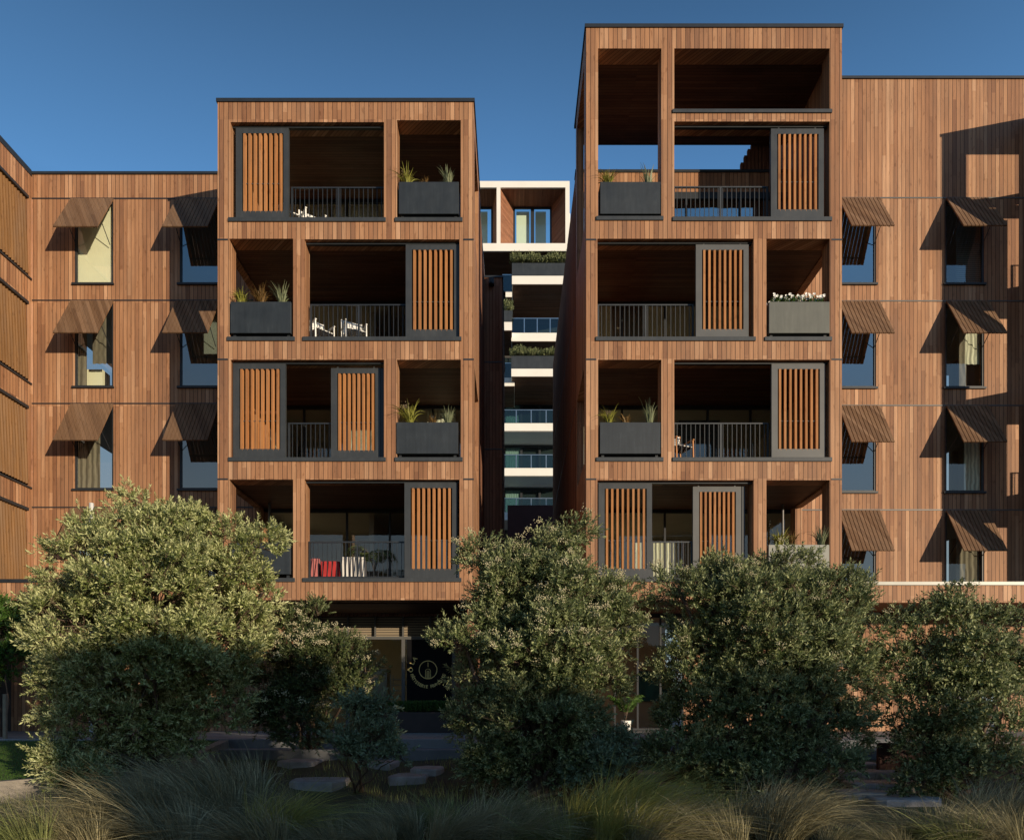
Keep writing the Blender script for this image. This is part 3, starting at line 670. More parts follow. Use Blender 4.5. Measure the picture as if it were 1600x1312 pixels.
vslab(760,900,661,673,VY+2.0,2.4,'white'); vslab(760,900,731,743,VY+2.0,2.4,'white'); vslab(760,900,800,812,VY+2.0,2.4,'white')
for (y0,y1) in ((630,661),(697,731),(763,800)):
    g=glazing(WBD,X(786,VY+4.2),X(872,VY+4.2),Z(y1,VY+2),Z(y0,VY+4.2),VY+4.2,3,'glass_rail',fr=.15)
    if y0>690 or y0<640: drape(g,X(790,VY+4.35),X(815,VY+4.35),Z(y1,VY+4),Z(y0+2,VY+4.3),VY+4.33,'curtain')
def grail(x0,x1,y0,y1,yv,n):
    m=MB(); xa,xb=X(x0,yv),X(x1,yv); m.box(xa,xb,yv,yv+.02,Z(y1,yv),Z(y0,yv)); o=m.build('glass_balustrade',M['glass_rail'],WBD)
    q=MB(); q.box(xa,xb,yv-.01,yv+.03,Z(y0,yv)+.001,Z(y0,yv)+.05)
    for i in range(1,n): xx=xa+(xb-xa)*i/n; q.box(xx-.03,xx+.03,yv-.03,yv-.001,Z(y1,yv),Z(y0,yv))
    q.build('rail_clip',M['steel'],o)
grail(799,900,498,520,VY+.8,5); grail(785,804,568,590,VY+.9,1); grail(785,800,430,455,VY+.6,1)
grail(760,900,641,661,VY+2,6); grail(760,900,711,731,VY+2,6); grail(760,900,779,800,VY+2,6)
for (x0,x1,y0,y1,lb) in ((800,900,411,430.5,'long slate planter on the topmost white balcony slab at the end of the gap'),(785,800,485,502.5,'short slate planter on the small left balcony at the end of the gap'),(799,900,556,575.5,'long slate planter on the lower white balcony slab at the end of the gap')):
    yv=VY+.02 if y0!=556 else VY+.32
    m=MB(); m.box(X(x0,yv),X(x1,yv),yv,yv+.8,Z(y1,yv),Z(y0,yv)); own(m.build('planter_box',M['planter']),lb,'planter')
# dark red brown building in front of it and the end of the lane
m=MB(); y_=VY-3; m.box(X(793,y_),X(880,y_),y_,y_+2,0,Z(789,y_)); own(m.build('brick_outbuilding',plain('red_brown_render',(.07,.022,.02),.8,0,.15,2)),'dark red brown outbuilding below the white balconies','building')
# ------------------------------------------------------------------ foliage generators
def leaves(tw_p, tw_d, tw_l, nl, ll, lw, spread=(30,70), jitter=.3):
    n=len(tw_p); N_=n*nl
    p=np.repeat(tw_p,nl,0); d=np.repeat(tw_d,nl,0); L=np.repeat(tw_l,nl)
    s=np.tile(np.linspace(.15,1.0,nl),n)+RNG.uniform(-.04,.04,N_)
    ref=np.array([.3,.2,.93]); a=np.cross(d,ref); a/=np.linalg.norm(a,axis=1,keepdims=True)+1e-9; b=np.cross(d,a)
    az=np.tile(np.arange(nl)*2.4,n)+np.repeat(RNG.uniform(0,6.28,n),nl)
    perp=a*np.cos(az)[:,None]+b*np.sin(az)[:,None]
    el=np.radians(RNG.uniform(spread[0],spread[1],N_)); el=el*(1.15-.6*s)
    ld=d*np.cos(el)[:,None]+perp*np.sin(el)[:,None]+RNG.normal(0,jitter*.4,(N_,3)); ld/=np.linalg.norm(ld,axis=1,keepdims=True)
    side=np.cross(ld,d); side+=RNG.normal(0,.15,(N_,3)); side/=np.linalg.norm(side,axis=1,keepdims=True)+1e-9
    nrm=np.cross(side,ld)
    sz=RNG.uniform(.7,1.25,N_)*(1.1-.35*s)
    base=p+d*(L*s)[:,None]; le=(ll*sz)[:,None]; wi=(lw*sz*.5)[:,None]
    mid=base+ld*le*.5+nrm*le*.0
    v0=base; v1=mid+side*wi+nrm*wi*.35; v2=base+ld*le-nrm*le*.08; v3=mid-side*wi+nrm*wi*.35
    co=np.stack([v0,v1,v2,v3],1).reshape(-1,3)
    i=np.arange(N_)[:,None]*4
    f=np.concatenate([i+np.array([[0,1,2]]),i+np.array([[0,2,3]])],1).reshape(-1,3)
    return co,f
def unit(n):
    v=RNG.normal(0,1,(n,3)); return v/np.linalg.norm(v,axis=1,keepdims=True)
def tree(name,label,base,lobes,ncl,mat,barkmat,ll=.086,lw=.031,nl=14,tw=11,cat='tree',trunk_r=.10,flowers=0,fspot=None,stems=3,clr=.25,group=None,up=.65,core=.5,bsz=.30):
    """lobes: (px,py,r_px,dist) surveyed round masses of the crown"""
    T=thing(name,label,cat,base,group)
    L=[]
    for (px,py,r,d) in lobes:
        L.append((np.array([(px-800)*d/F,d-D0,ZC+(HZ-py)*d/F]),max(.42*r*d/F,r*d/F-bsz*1.15)))
    wts=np.array([r*r for c,r in L]); wts/=wts.sum()
    cl_p=[];cl_d=[];own_=[];bough=[]
    nb_=max(8,ncl//11); tries=0
    while len(bough)<nb_:
        tries+=1
        k=RNG.choice(len(L),p=wts); c,r=L[k]; u=unit(1)[0]
        if u[2]<-.6 and RNG.random()<.5: continue
        nz=noise.noise(Vector((u*2.2+c).tolist()))*.30+noise.noise(Vector((u*5+c).tolist()))*.18
        rr=r*(core+(1.0-core)*RNG.random()**.45)*(1+nz)
        sc_=np.array([1,.85,1]); p=c+u*rr*sc_
        if any(j!=k and np.linalg.norm((p-c2)/sc_)<r2*.62 for j,(c2,r2) in enumerate(L)): continue
        if p[2]<base[2]+.05: continue
        # drop clusters where a coarse noise field is low, so that gaps open
        if noise.noise(Vector((p*1.15).tolist()))<-.28 and RNG.random()<.8: continue
        if tries<nb_*30 and any(np.linalg.norm(p-q_[0])<bsz*1.25 for q_ in bough): continue
        bough.append((p,u,k))
    for (p,u,k) in bough:
        bs=bsz*RNG.uniform(.75,1.3)
        for _ in range(ncl//nb_):
            v=unit(1)[0]+u*.55+np.array([0,-.1,.35]); v/=np.linalg.norm(v)
            q=p+v*bs*RNG.uniform(.55,1.05)*np.array([1.15,1.0,.85])
            dd=v*.7+u*.4+np.array([0,0,up])+RNG.normal(0,.2,3); dd/=np.linalg.norm(dd)
            if q[2]<base[2]+.05: continue
            cl_p.append(q); cl_d.append(dd); own_.append(k)
    ncl=len(cl_p)
    cl_p=np.array(cl_p); cl_d=np.array(cl_d)
    n=ncl*tw
    P=np.repeat(cl_p,tw,0); Dd=np.repeat(cl_d,tw,0)+RNG.normal(0,.42,(n,3)); Dd/=np.linalg.norm(Dd,axis=1,keepdims=True)
    P=P-np.repeat(cl_d,tw,0)*clr*.5+Dd*RNG.uniform(.1,1.0,(n,1))*clr
    tl=RNG.uniform(.07,.14,n)*(ll/.06)
    co,f=leaves(P,Dd,tl,nl,ll,lw)
    cr=np_mesh('crown',co,f,mat,T)
    # wood
    m=MB(); b=Vector(base)
    starts=[]
    for k,(c,r) in enumerate(L):
        c=Vector(c.tolist()); s0=b+Vector((random.uniform(-.12,.12),random.uniform(-.1,.1),-.15))
        mid=s0.lerp(c,.5)+Vector((random.uniform(-.15,.15),random.uniform(-.1,.1),-.1*r))
        if c.z<b.z+.3: mid.z=max(mid.z,b.z+.1)
        pts=[s0,s0.lerp(mid,.6)+Vector((random.uniform(-.05,.05),0,.05)),mid,mid.lerp(c,.5)+Vector((random.uniform(-.1,.1),random.uniform(-.1,.1),.05)),c]
        m.tube(pts,[trunk_r,trunk_r*.8,trunk_r*.62,trunk_r*.45,trunk_r*.3],7)
    for p,dd,k in zip(cl_p,cl_d,own_):
        if random.random()<.22:
            c=Vector(L[k][0].tolist()); q=Vector(p.tolist()); mid=c.lerp(q,.55)+Vector((random.uniform(-.12,.12),random.uniform(-.12,.12),-.08))
            st=c.lerp(q,.35)+Vector((random.uniform(-.1,.1),random.uniform(-.1,.1),random.uniform(-.1,.1)))
            m.tube([st,mid.lerp(q,.4),q],[.013,.009,.005],4,False)
    for i in range(0,len(P),3):
        q=Vector((P[i]).tolist()); m.tube([Vector(cl_p[i//tw].tolist())-Vector(cl_d[i//tw].tolist())*clr*.4,q,q+Vector((Dd[i]*tl[i]).tolist())],[.005,.004,.002],3,False)
    m.build('trunk',barkmat,T,smooth=True)
    if flowers:
        ok=np.array([ (fspot is None or fspot(p)) and dd[1]<.3 for p,dd in zip(cl_p,cl_d)]); idx=np.nonzero(ok)[0]
        V=[];Fc=[]; oc=np.array([(1,0,0),(-1,0,0),(0,1,0),(0,-1,0),(0,0,1),(0,0,-1)],float); of=np.array([(0,2,4),(2,1,4),(1,3,4),(3,0,4),(2,0,5),(1,2,5),(3,1,5),(0,3,5)])
        cen=[]
        for i in RNG.choice(idx,min(flowers,len(idx)),replace=False):
            c0=cl_p[i]+cl_d[i]*clr*1.05+np.array([0,-.03,.02])
            cen.append(c0+RNG.normal(0,1,(26,3))*np.array([.045,.045,.028]))
        cen=np.concatenate(cen); rr=RNG.uniform(.008,.014,len(cen))
        co=(cen[:,None,:]+oc[None]*rr[:,None,None]).reshape(-1,3); f=(of[None]+np.arange(len(cen))[:,None,None]*6).reshape(-1,3)
        fo=np_mesh('flower_buds',co,f,M['buds'],T); fo['kind']='stuff'
    return T
M['buds']=plain('flower_buds',(.50,.45,.28),.8,0,.25,30)
M['bark']=plain('grey_brown_bark',(.12,.08,.055),.85,0,.35,14,bump=.5)
M['leafA']=leafmat('olive_leaves',(.035,.052,.014),(.17,.205,.055),(.73,.75,.37),(.56,.58,.29))
M['leafB']=leafmat('dark_green_leaves',(.022,.036,.012),(.095,.13,.04),(.49,.52,.25),(.35,.39,.2))
M['leafE']=leafmat('deep_green_leaves',(.022,.038,.012),(.06,.085,.028),(.2,.23,.09),(.17,.2,.09))
M['leafC']=leafmat('silver_green_leaves',(.09,.12,.06),(.16,.21,.11),(.25,.30,.18),(.26,.31,.2))
M['leafD']=leafmat('fresh_green_leaves',(.03,.07,.01),(.06,.13,.02),(.10,.2,.03),(.09,.17,.04))
# ------------------------------------------------------------------ ground
def gz(x,y):
    if y>=-2.6: return 0.0
    if y>=-2.75: return -.32*(-2.6-y)/.15
    pts=[(-2.75,-.32),(-6.5,-.85),(-10,-1.08),(-16,-1.12),(-60,-1.15)]
    zz=-1.15
    for (a,za),(b,zb_) in zip(pts,pts[1:]):
        if b<=y<=a: zz=za+(zb_-za)*(a-y)/(a-b); break
    if y<-3 and y>-11: zz+=.07*noise.noise(Vector((x*.6,y*.6,0)))+.02*noise.noise(Vector((x*2.5,y*2.5,3)))
    return zz
def G(px,py):
    lo,hi=3.0,40.0
    d=3.0
    while d<40:
        x=(px-800)*d/F; z=ZC+(HZ-py)*d/F
        if z<=gz(x,d-D0): return x,d-D0,gz(x,d-D0)
        d+=.03
    return x,d-D0,0
k=N('garden_soil'); g,(x_,y_,z_)=k.pos(); n1=k.noise(g.outputs['Position'],1.6,5,.6); n2=k.noise(g.outputs['Position'],22,4,.7)
c=k.ramp(k.math('ADD',k.math('MULTIPLY',n1,.6),k.math('MULTIPLY',n2,.4)),[(.3,(.045,.036,.022)),(.5,(.075,.062,.035)),(.62,(.08,.09,.03)),(.8,(.12,.14,.04))]); k.l(c,k.b.inputs['Base Color']); k.b.inputs['Roughness'].default_value=.95; k.bump(n2,.8,.04); M['ground']=k.m
ysb=[600,200,60,30,8,2.4,-1,-2.6,-2.75]+[-2.75-.25*i for i in range(1,34)]+[-12,-14,-17,-20,-30,-45,-80,-200,-600]
xsb=[-600,-200,-80,-40]+[-25+.5*i for i in range(101)]+[40,80,200,600]
V=[(x,y,gz(x,y)) for y in ysb for x in xsb]; nx=len(xsb)
Fc=[(j*nx+i,j*nx+nx+i,j*nx+nx+i+1,j*nx+i+1) for j in range(len(ysb)-1) for i in range(nx-1)]
m=MB(); m.add(V,Fc); o=m.build('ground',M['ground'],smooth=True); o['kind']='structure'
# pavement in front of the shops
k=N('stone_pavers'); g,(x_,y_,z_)=k.pos(); br=k.n('ShaderNodeTexBrick'); k.l(g.outputs['Position'],br.inputs[0]); br.inputs['Scale'].default_value=1.0; br.inputs['Brick Width'].default_value=.9; br.inputs['Row Height'].default_value=.45; br.inputs['Mortar Size'].default_value=.008
br.inputs['Color1'].default_value=(.22,.215,.205,1); br.inputs['Color2'].default_value=(.28,.27,.255,1); br.inputs['Mortar'].default_value=(.05,.05,.05,1)
nn=k.noise(g.outputs['Position'],6,5,.6); c=k.mixc(1.0,br.outputs[0],k.ramp(nn,[(.3,(.75,.75,.75)),(.7,(1.15,1.12,1.08))]),'MULTIPLY'); k.l(c,k.b.inputs['Base Color']); k.b.inputs['Roughness'].default_value=.8; M['pave']=k.m
m=MB(); m.add([(-30,-2.6,.006),(30,-2.6,.006),(30,30,.006),(-30,30,.006)],[(0,1,2,3)]); o=m.build('pavement',M['pave']); o['kind']='structure'
m=MB(); m.box(-30,30,-2.82,-2.60,-.40,.012); o=m.build('kerb',plain('kerb_concrete',(.24,.245,.25),.8,0,.15,3,bump=.2),bevel=.012); o['kind']='structure'
m=MB(); m.box(-30,30,-3.35,-2.83,-.50,-.19); o=m.build('garden_step',plain('step_concrete',(.18,.185,.19),.85,0,.2,3,bump=.2),bevel=.012); o['kind']='structure'
# ------------------------------------------------------------------ trees
def B(px,py): return G(px,py)
b1=B(225,1225)
tree('tree','largest rounded tree with pale olive leaves at the left, lit from the right',b1,
 [(235,960,150,12),(170,900,95,11.8),(265,860,92,12.2),(350,900,85,12.4),(130,990,95,11.7),(120,1080,80,11.8),(240,1060,120,11.6),(340,1010,95,12.2),(330,1100,70,12),(190,1140,85,11.8),(80,960,45,11.8),(405,850,38,12.4),(140,830,42,12),(240,800,42,12),(340,825,45,12.3),(410,925,32,12.4),(300,1165,55,11.8),(100,1175,35,11.4)],
 1750,M['leafA'],M['bark'],flowers=0,tw=8,nl=11,trunk_r=.085)
b2=B(480,1175)
tree('tree','small dark tree with pale flower heads between the largest tree and the pastry shop sign',b2,
 [(480,1040,72,13),(440,1000,50,13),(530,1010,48,13),(485,965,32,13),(440,1090,60,13),(530,1080,45,13),(470,1130,50,12.8),(560,1040,22,13)],
 560,M['leafE'],M['bark'],flowers=110,tw=8,nl=11,trunk_r=.045,ll=.072)
b3=B(850,1240)
tree('tree','tree with a leafy left arm and many cream buds in the middle, below the gap',b3,
 [(870,930,88,12),(940,960,70,12.2),(800,915,68,12),(880,860,50,12.1),(722,992,50,11.8),(775,985,60,12),(752,1060,38,11.9),(850,1020,110,11.8),(940,1050,65,12),(752,1115,60,11.8),(850,1130,100,11.6),(920,1150,60,11.8),(770,1180,65,11.6),(860,1200,60,11.4),(895,825,22,12.1),(760,870,30,12)],
 1700,M['leafB'],M['bark'],flowers=190,fspot=lambda p:p[2]>1.3,tw=8,nl=11,trunk_r=.085)
b4=B(1205,1245)
tree('tree','broad dense dark tree right of the middle in front of the grey planter',b4,
 [(1190,1000,130,12.3),(1110,950,80,12.3),(1200,920,62,12.3),(1290,960,80,12.3),(1080,1040,70,12.2),(1300,1050,80,12.2),(1180,1110,120,12),(1080,1120,60,12),(1290,1130,70,12),(1130,1190,80,11.7),(1220,1195,80,11.6),(1060,1180,60,11.6),(1290,1200,55,11.5),(1175,1220,60,11.4),(1130,885,28,12.3),(1060,920,32,12.3),(1240,890,22,12.3),(1350,980,30,12.3),(1330,925,28,12.3)],
 2000,M['leafB'],M['bark'],flowers=60,fspot=lambda p:p[2]>1.2,tw=8,nl=11,trunk_r=.085)
b5=B(1495,1245)
tree('tree','open branched small tree with glossy leaves and visible trunk at the right edge',b5,
 [(1500,1040,80,12),(1440,1000,50,12),(1405,1110,42,12),(1395,985,26,12),(1440,1170,48,11.7),(1490,1205,58,11.5),(1420,1215,36,11.4),(1490,960,34,12),(1550,980,45,12.1),(1590,1050,60,12),(1430,1080,48,11.9),(1500,1120,80,11.8),(1450,1150,50,11.8),(1560,1130,60,11.8),(1540,1190,45,11.5),(1600,960,30,12),(1400,1040,22,12),(1590,1200,40,11.3)],
 860,M['leafB'],M['bark'],tw=6,nl=9,trunk_r=.04,ll=.088,lw=.038)
tree('shrub','young silver green shrub with thin bare stems in front of the small flowered tree',B(560,1235),
 [(520,1160,30,11),(560,1110,30,11),(590,1150,34,11),(620,1185,28,11),(545,1175,32,11),(600,1095,18,11)],
 150,M['leafC'],M['bark'],tw=6,nl=9,trunk_r=.02,cat='shrub',core=.15,bsz=.14)
tree('shrub','low blue green shrub filling the foot of the middle tree on its right side',B(960,1215),
 [(960,1180,38,11.5),(925,1195,42,11.3),(1000,1185,22,11.6)],150,M['leafC'],M['bark'],tw=7,nl=9,trunk_r=.02,cat='shrub',core=.2,bsz=.16)
tree('shrub','small pale shrub at the left foot of the largest tree beside the lawn',B(110,1240),
 [(95,1195,22,11),(120,1215,26,10.9),(150,1215,30,10.9)],90,M['leafA'],M['bark'],tw=7,nl=9,trunk_r=.018,cat='shrub',core=.2,bsz=.16)
tb=thing('young_tree','bright green young tree cut by the left edge behind the largest tree','tree',(X(-30,-1.5),-1.5,0))
bpy.data.objects.remove(tb)
tree('tree','bright green young tree cut by the left edge beyond the lawn',(X(2,-1.6),-1.6,0),
 [(0,985,42,16.2),(-30,1030,55,16.2),(15,1030,30,16.2),(-20,960,40,16.2)],260,M['leafD'],M['bark'],ll=.10,lw=.045,tw=6,nl=7,trunk_r=.03,clr=.25,core=.25)
m=MB(); p0=G(8,1158); m.box(p0[0]-.035,p0[0]+.035,p0[1]-.035,p0[1]+.035,p0[2]-.1,ZC+(HZ-1084)*(p0[1]+D0)/F); own(m.build('tree_stake',plain('stake_timber',(.22,.19,.14),.85,0,.2,8),bevel=.006),'square timber stake supporting the young tree at the left edge','stake')
m=MB(); yv=-1.2; m.tube([(X(143,yv),yv,0),(X(143,yv),yv,Z(786,yv))],.055,12); own(m.build('metal_pole',plain('galvanised_pole',(.5,.5,.48),.4,0,.1,4)),'pale galvanised pole rising behind the largest tree','pole')
# ------------------------------------------------------------------ grasses
def tussock_mesh(name,nb,h,rad,wind,mat,bw=.006,seed=1,droop=1.0):
    r=np.random.default_rng(seed); seg=6
    a=r.uniform(0,2*PI,nb); rr=rad*np.sqrt(r.random(nb))*.5; base=np.stack([rr*np.cos(a),rr*np.sin(a),np.zeros(nb)-.03],1)
    out=np.stack([np.cos(a+r.normal(0,.5,nb)),np.sin(a+r.normal(0,.5,nb)),np.zeros(nb)],1)*r.uniform(.15,.8,nb)[:,None]+np.array(wind)
    H=h*r.uniform(.55,1.1,nb); bend=np.minimum(r.uniform(.25,1.0,nb)*droop,1.5)
    t=np.linspace(0,1,seg+1)
    pts=[]
    for ti in t:
        up=H*(ti-.45*bend*ti**2.6); hor=H*(.25*ti+.55*bend*ti**2.0)
        pts.append(base+out*hor[:,None]+np.stack([0*up,0*up,up],1)+r.normal(0,.004,(nb,3)))
    pts=np.stack(pts,1)                        # nb, seg+1, 3
    side=np.stack([-out[:,1],out[:,0],0*a],1); side/=np.linalg.norm(side,axis=1,keepdims=True)+1e-9
    side=side+r.normal(0,.5,(nb,3)); side/=np.linalg.norm(side,axis=1,keepdims=True)
    wv=(bw*r.uniform(.6,1.3,nb)*np.where(r.random(nb)<.07,1.9,1.0))[:,None]*(1-t[None,:]**1.5*.9)
    A=pts+side[:,None,:]*wv[:,:,None]; Bq=pts-side[:,None,:]*wv[:,:,None]
    co=np.stack([A,Bq],2).reshape(-1,3)
    i0=(np.arange(nb)*(seg+1)*2)[:,None]+(np.arange(seg)*2)[None,:]
    i0=i0.reshape(-1,1); f=np.concatenate([i0,i0+1,i0+3,i0+2],1)
    ob=np_mesh(name,co,f,mat,None,4); me=ob.data; bpy.data.objects.remove(ob); return me
M['grassA']=leafmat('grey_green_grass',(.09,.085,.045),(.25,.225,.12),(.72,.62,.36),(.3,.27,.15),.3,.6)
M['grassB']=leafmat('sun_tinted_grass',(.12,.13,.025),(.34,.34,.07),(.78,.62,.2),(.4,.38,.1),.35,.6)  # yellower green puts sunlit patches into the blade colour
M['grassC']=leafmat('green_grass',(.06,.075,.025),(.18,.21,.06),(.5,.5,.18),(.25,.28,.1),.3,.6)
TM=[tussock_mesh('tussock_blades',1000,1.35,.45,(-.6,.05,0),M['grassA'],.0054,1,1.5),
    tussock_mesh('tussock_blades',1000,1.3,.45,(.65,-.05,0),M['grassA'],.0054,2,1.5),
    tussock_mesh('tussock_blades',900,1.25,.4,(.7,-.1,0),M['grassB'],.0048,3,1.4),
    tussock_mesh('tussock_blades',900,1.15,.45,(-.45,0,0),M['grassC'],.0048,4,1.5)]
TU=[ # px, distance, scale, mesh, tint words, place words
 (20,8.2,.75,0),(95,8.0,.75,0),(175,9.0,.8,3),(225,8.6,1.1,0),(300,9.9,1.12,0),(345,9.0,1.15,0),(385,9.6,1.15,0),(410,8.2,1.0,2),(455,9.2,.8,0),(140,7.9,.8,0),(280,7.9,.95,0),
 (510,8.6,.55,3),(570,8.8,.55,0),(640,8.5,.65,0),(700,9.0,.75,3),(760,8.6,.85,1),(600,7.9,.6,0),(690,7.9,.8,1),(790,7.9,.8,1),
 (850,8.8,.85,3),(905,8.8,.95,2),(960,9.2,1.12,2),(1010,8.8,1.0,2),(955,8.0,.95,2),(870,7.8,.8,3),(1060,8.3,.8,1),(1110,8.8,.9,3),
 (1165,8.6,.9,1),(1205,9.1,.85,1),(1240,8.8,.72,1),(1215,8.2,1.0,1),(1300,7.9,.5,1),(1365,7.9,.5,3),(1440,8.2,.6,0),(1480,8.3,.7,1),(1540,9.0,.95,1),(1590,8.5,.95,1),(1405,7.7,.5,0),(1140,7.8,.85,0),(1500,7.8,.8,3),(1580,7.7,.85,0),(520,7.8,.65,0),(1000,7.7,.85,1),(420,7.6,.9,0),(50,7.6,.9,3)]
LMK=['below the lawn corner','below the pale path edge','under the left of the largest tree','under the trunk of the largest tree','under the right of the largest tree','between the first two trees','left of the young silver shrub','below the young silver shrub','right of the young silver shrub','left of the middle tree foot','under the trunk of the middle tree','right of the middle tree foot','left of the broad dark tree','under the left of the broad dark tree','under the trunk of the broad dark tree','right of the broad dark tree','left below the stepping stones','below the stepping stones','under the open branched tree','at the lower right corner']
wd_=['grey green windswept','grey straw tipped','painted sunlit green','mid green']
for i,(px,d,s_,k_) in enumerate(TU):
    x=(px-800)*d/F; y=d-D0
    o=bpy.data.objects.new('tussock_grass',TM[k_]); COL.objects.link(o); o.location=(x,y,gz(x,y)); o.scale=(s_,s_,s_*.92); o.rotation_euler=(0,0,random.uniform(-.5,.5))
    side='left' if px<530 else ('centre' if px<1100 else 'right')
    depth='back' if d>9.15 else ('middle' if d>8.25 else 'front')
    lm=LMK[min(len(LMK)-1,int(px//80))]
    tag(o,f'{wd_[k_]} tussock grass, {depth} row, {lm}','tussock grass','tussock grasses along the foreground bank')
# low ground cover, one mass nobody could count
nb=26000; r=np.random.default_rng(5); xx=r.uniform(-11.5,11.5,nb); yy=r.uniform(-10.6,-3.5,nb)
keep=np.array([noise.noise(Vector((a*.9,b*.9,5)))>-.15 for a,b in zip(xx,yy)]); xx=xx[keep]; yy=yy[keep]; zz=np.array([gz(a,b) for a,b in zip(xx,yy)]); n=len(xx)
hh=r.uniform(.06,.22,n); az=r.uniform(0,6.28,n); dx=np.cos(az)*hh*.5; dy=np.sin(az)*hh*.5
co=np.stack([np.stack([xx-.006*np.sin(az),yy+.006*np.cos(az),zz-.01],1),np.stack([xx+.006*np.sin(az),yy-.006*np.cos(az),zz-.01],1),np.stack([xx+dx,yy+dy,zz+hh],1)],1)
o=np_mesh('ground_cover',co,np.arange(n*3),M['grassC']); tag(o,'low green ground cover between the stones and tussocks','ground cover',kind='stuff')
# lawn at the left
k=N('lawn_turf'); g,_=k.pos(); n2=k.noise(g.outputs['Position'],30,4,.7); k.l(k.ramp(n2,[(.3,(.03,.06,.01)),(.7,(.08,.13,.025))]),k.b.inputs['Base Color']); k.b.inputs['Roughness'].default_value=.9; k.bump(n2,.8,.03)
lx0,lx1,ly0,ly1=-20.0,-6.4,-6.9,-2.86
lawn_y=lambda x:-6.75+max(0,(x+9.2))*.45
def lawnz(x,y): return -.03+(y+2.86)*.14
nx_=40; ny_=8; V=[];Fc=[]
for i in range(nx_+1):
    x=lx0+(lx1-lx0)*i/nx_; a=lawn_y(x)
    for j in range(ny_+1):
        y=a+(ly1-a)*j/ny_; V.append((x,y,lawnz(x,y)))
for i in range(nx_):
    for j in range(ny_): Fc.append((i*(ny_+1)+j,(i+1)*(ny_+1)+j,(i+1)*(ny_+1)+j+1,i*(ny_+1)+j+1))
m=MB(); m.add(V,Fc); o=m.build('lawn',k.m,smooth=True); o['kind']='structure'
n=30000; xx=r.uniform(-13.5,lx1,n); yy=r.uniform(-6.75,ly1,n); kp=np.array([b>lawn_y(a) for a,b in zip(xx,yy)]); xx=xx[kp];yy=yy[kp]; zz=np.array([lawnz(a,b) for a,b in zip(xx,yy)]); n=len(xx); hh=r.uniform(.02,.05,n); az=r.uniform(0,6.28,n)
co=np.stack([np.stack([xx-.004,yy,zz-.005],1),np.stack([xx+.004,yy,zz-.005],1),np.stack([xx+np.cos(az)*hh*.4,yy+np.sin(az)*hh*.4,zz+hh],1)],1)
o=np_mesh('lawn_grass',co,np.arange(n*3),M['leafD']); tag(o,'short mown green lawn blades at the left edge','grass',kind='stuff')
# kerb path under the lawn
m=MB()
x0=lx1+.002; m.hexa([(x0,lawn_y(lx1),-1.2),(x0+.2,lawn_y(lx1),-1.2),(x0+.2,-2.86,-1.2),(x0,-2.86,-1.2)],[(x0,lawn_y(lx1),lawnz(0,lawn_y(lx1))+.02),(x0+.2,lawn_y(lx1),lawnz(0,lawn_y(lx1))+.02),(x0+.2,-2.86,lawnz(0,-2.86)+.02),(x0,-2.86,lawnz(0,-2.86)+.02)])
for i in range(23):
    x0=-20+i*.6; x1=min(x0+.6,lx1); a0,a1=lawn_y(x0),lawn_y(x1); z0,z1=lawnz(x0,a0),lawnz(x1,a1)
    m.hexa([(x0,a0-.35,z0-.5),(x1,a1-.35,z1-.5),(x1,a1-.002,z1-.5),(x0,a0-.002,z0-.5)],[(x0,a0-.35,z0+.02),(x1,a1-.35,z1+.02),(x1,a1-.002,z1+.02),(x0,a0-.002,z0+.02)])
o=m.build('path_edge',plain('path_stone',(.24,.21,.17),.85,0,.2,5,bump=.3)); o['kind']='structure'
# stepping stones
M['stone']=plain('grey_stone',(.34,.31,.29),.85,0,.3,5,bump=.6)
ST=[(1335,1198,62,'small grey stepping stone farthest up the right hand steps'),(1350,1211,110,'long grey stepping stone second from the top of the right hand steps'),(1385,1228,120,'large pale stepping stone in the middle of the right hand steps'),(1340,1243,90,'mossy stepping stone low at the left of the right hand steps'),(1410,1254,110,'lowest stepping stone of the right hand steps'),
    (470,1194,60,'flat stone slab behind the young silver shrub on its left'),(670,1206,50,'flat stone slab just right of the young silver shrub'),(600,1196,44,'flat stone slab seen through the young silver shrub'),(500,1225,90,'long flat stone slab left below the young silver shrub'),(640,1218,60,'flat stone slab below the young silver shrub'),(1015,1213,40,'flat stone slab in the gap between the two dark trees'),(1065,1232,70,'pale flat stone slab under the left foot of the broad dark tree')]
for i,(px,py,wpx,lb) in enumerate(ST):
    x,y,z=G(px,py); wd=wpx*(y+D0)/F; dp=.34+.1*random.random(); n=11; m=MB(); top=[];bot=[];top2=[]
    for j in range(n):
        t=2*PI*j/n; e=1+random.uniform(-.14,.12); cxx=abs(math.cos(t))**.6*math.copysign(1,math.cos(t)); syy=abs(math.sin(t))**.6*math.copysign(1,math.sin(t))
        px_=x+cxx*wd/2*e; py_=y+syy*dp*e; bot.append((px_,py_,z-.12)); top.append((px_,py_,z+.07+random.uniform(-.008,.008))); top2.append((x+(px_-x)*.93,y+(py_-y)*.93,z+.095+random.uniform(-.006,.006)))
    m.add(bot+top+top2,[(j,(j+1)%n,n+(j+1)%n,n+j) for j in range(n)]+[(n+j,n+(j+1)%n,2*n+(j+1)%n,2*n+j) for j in range(n)]+[tuple(range(2*n,3*n))])
    own(m.build('stepping_stone',M['stone']),lb,'stone','stepping stones through the planting')
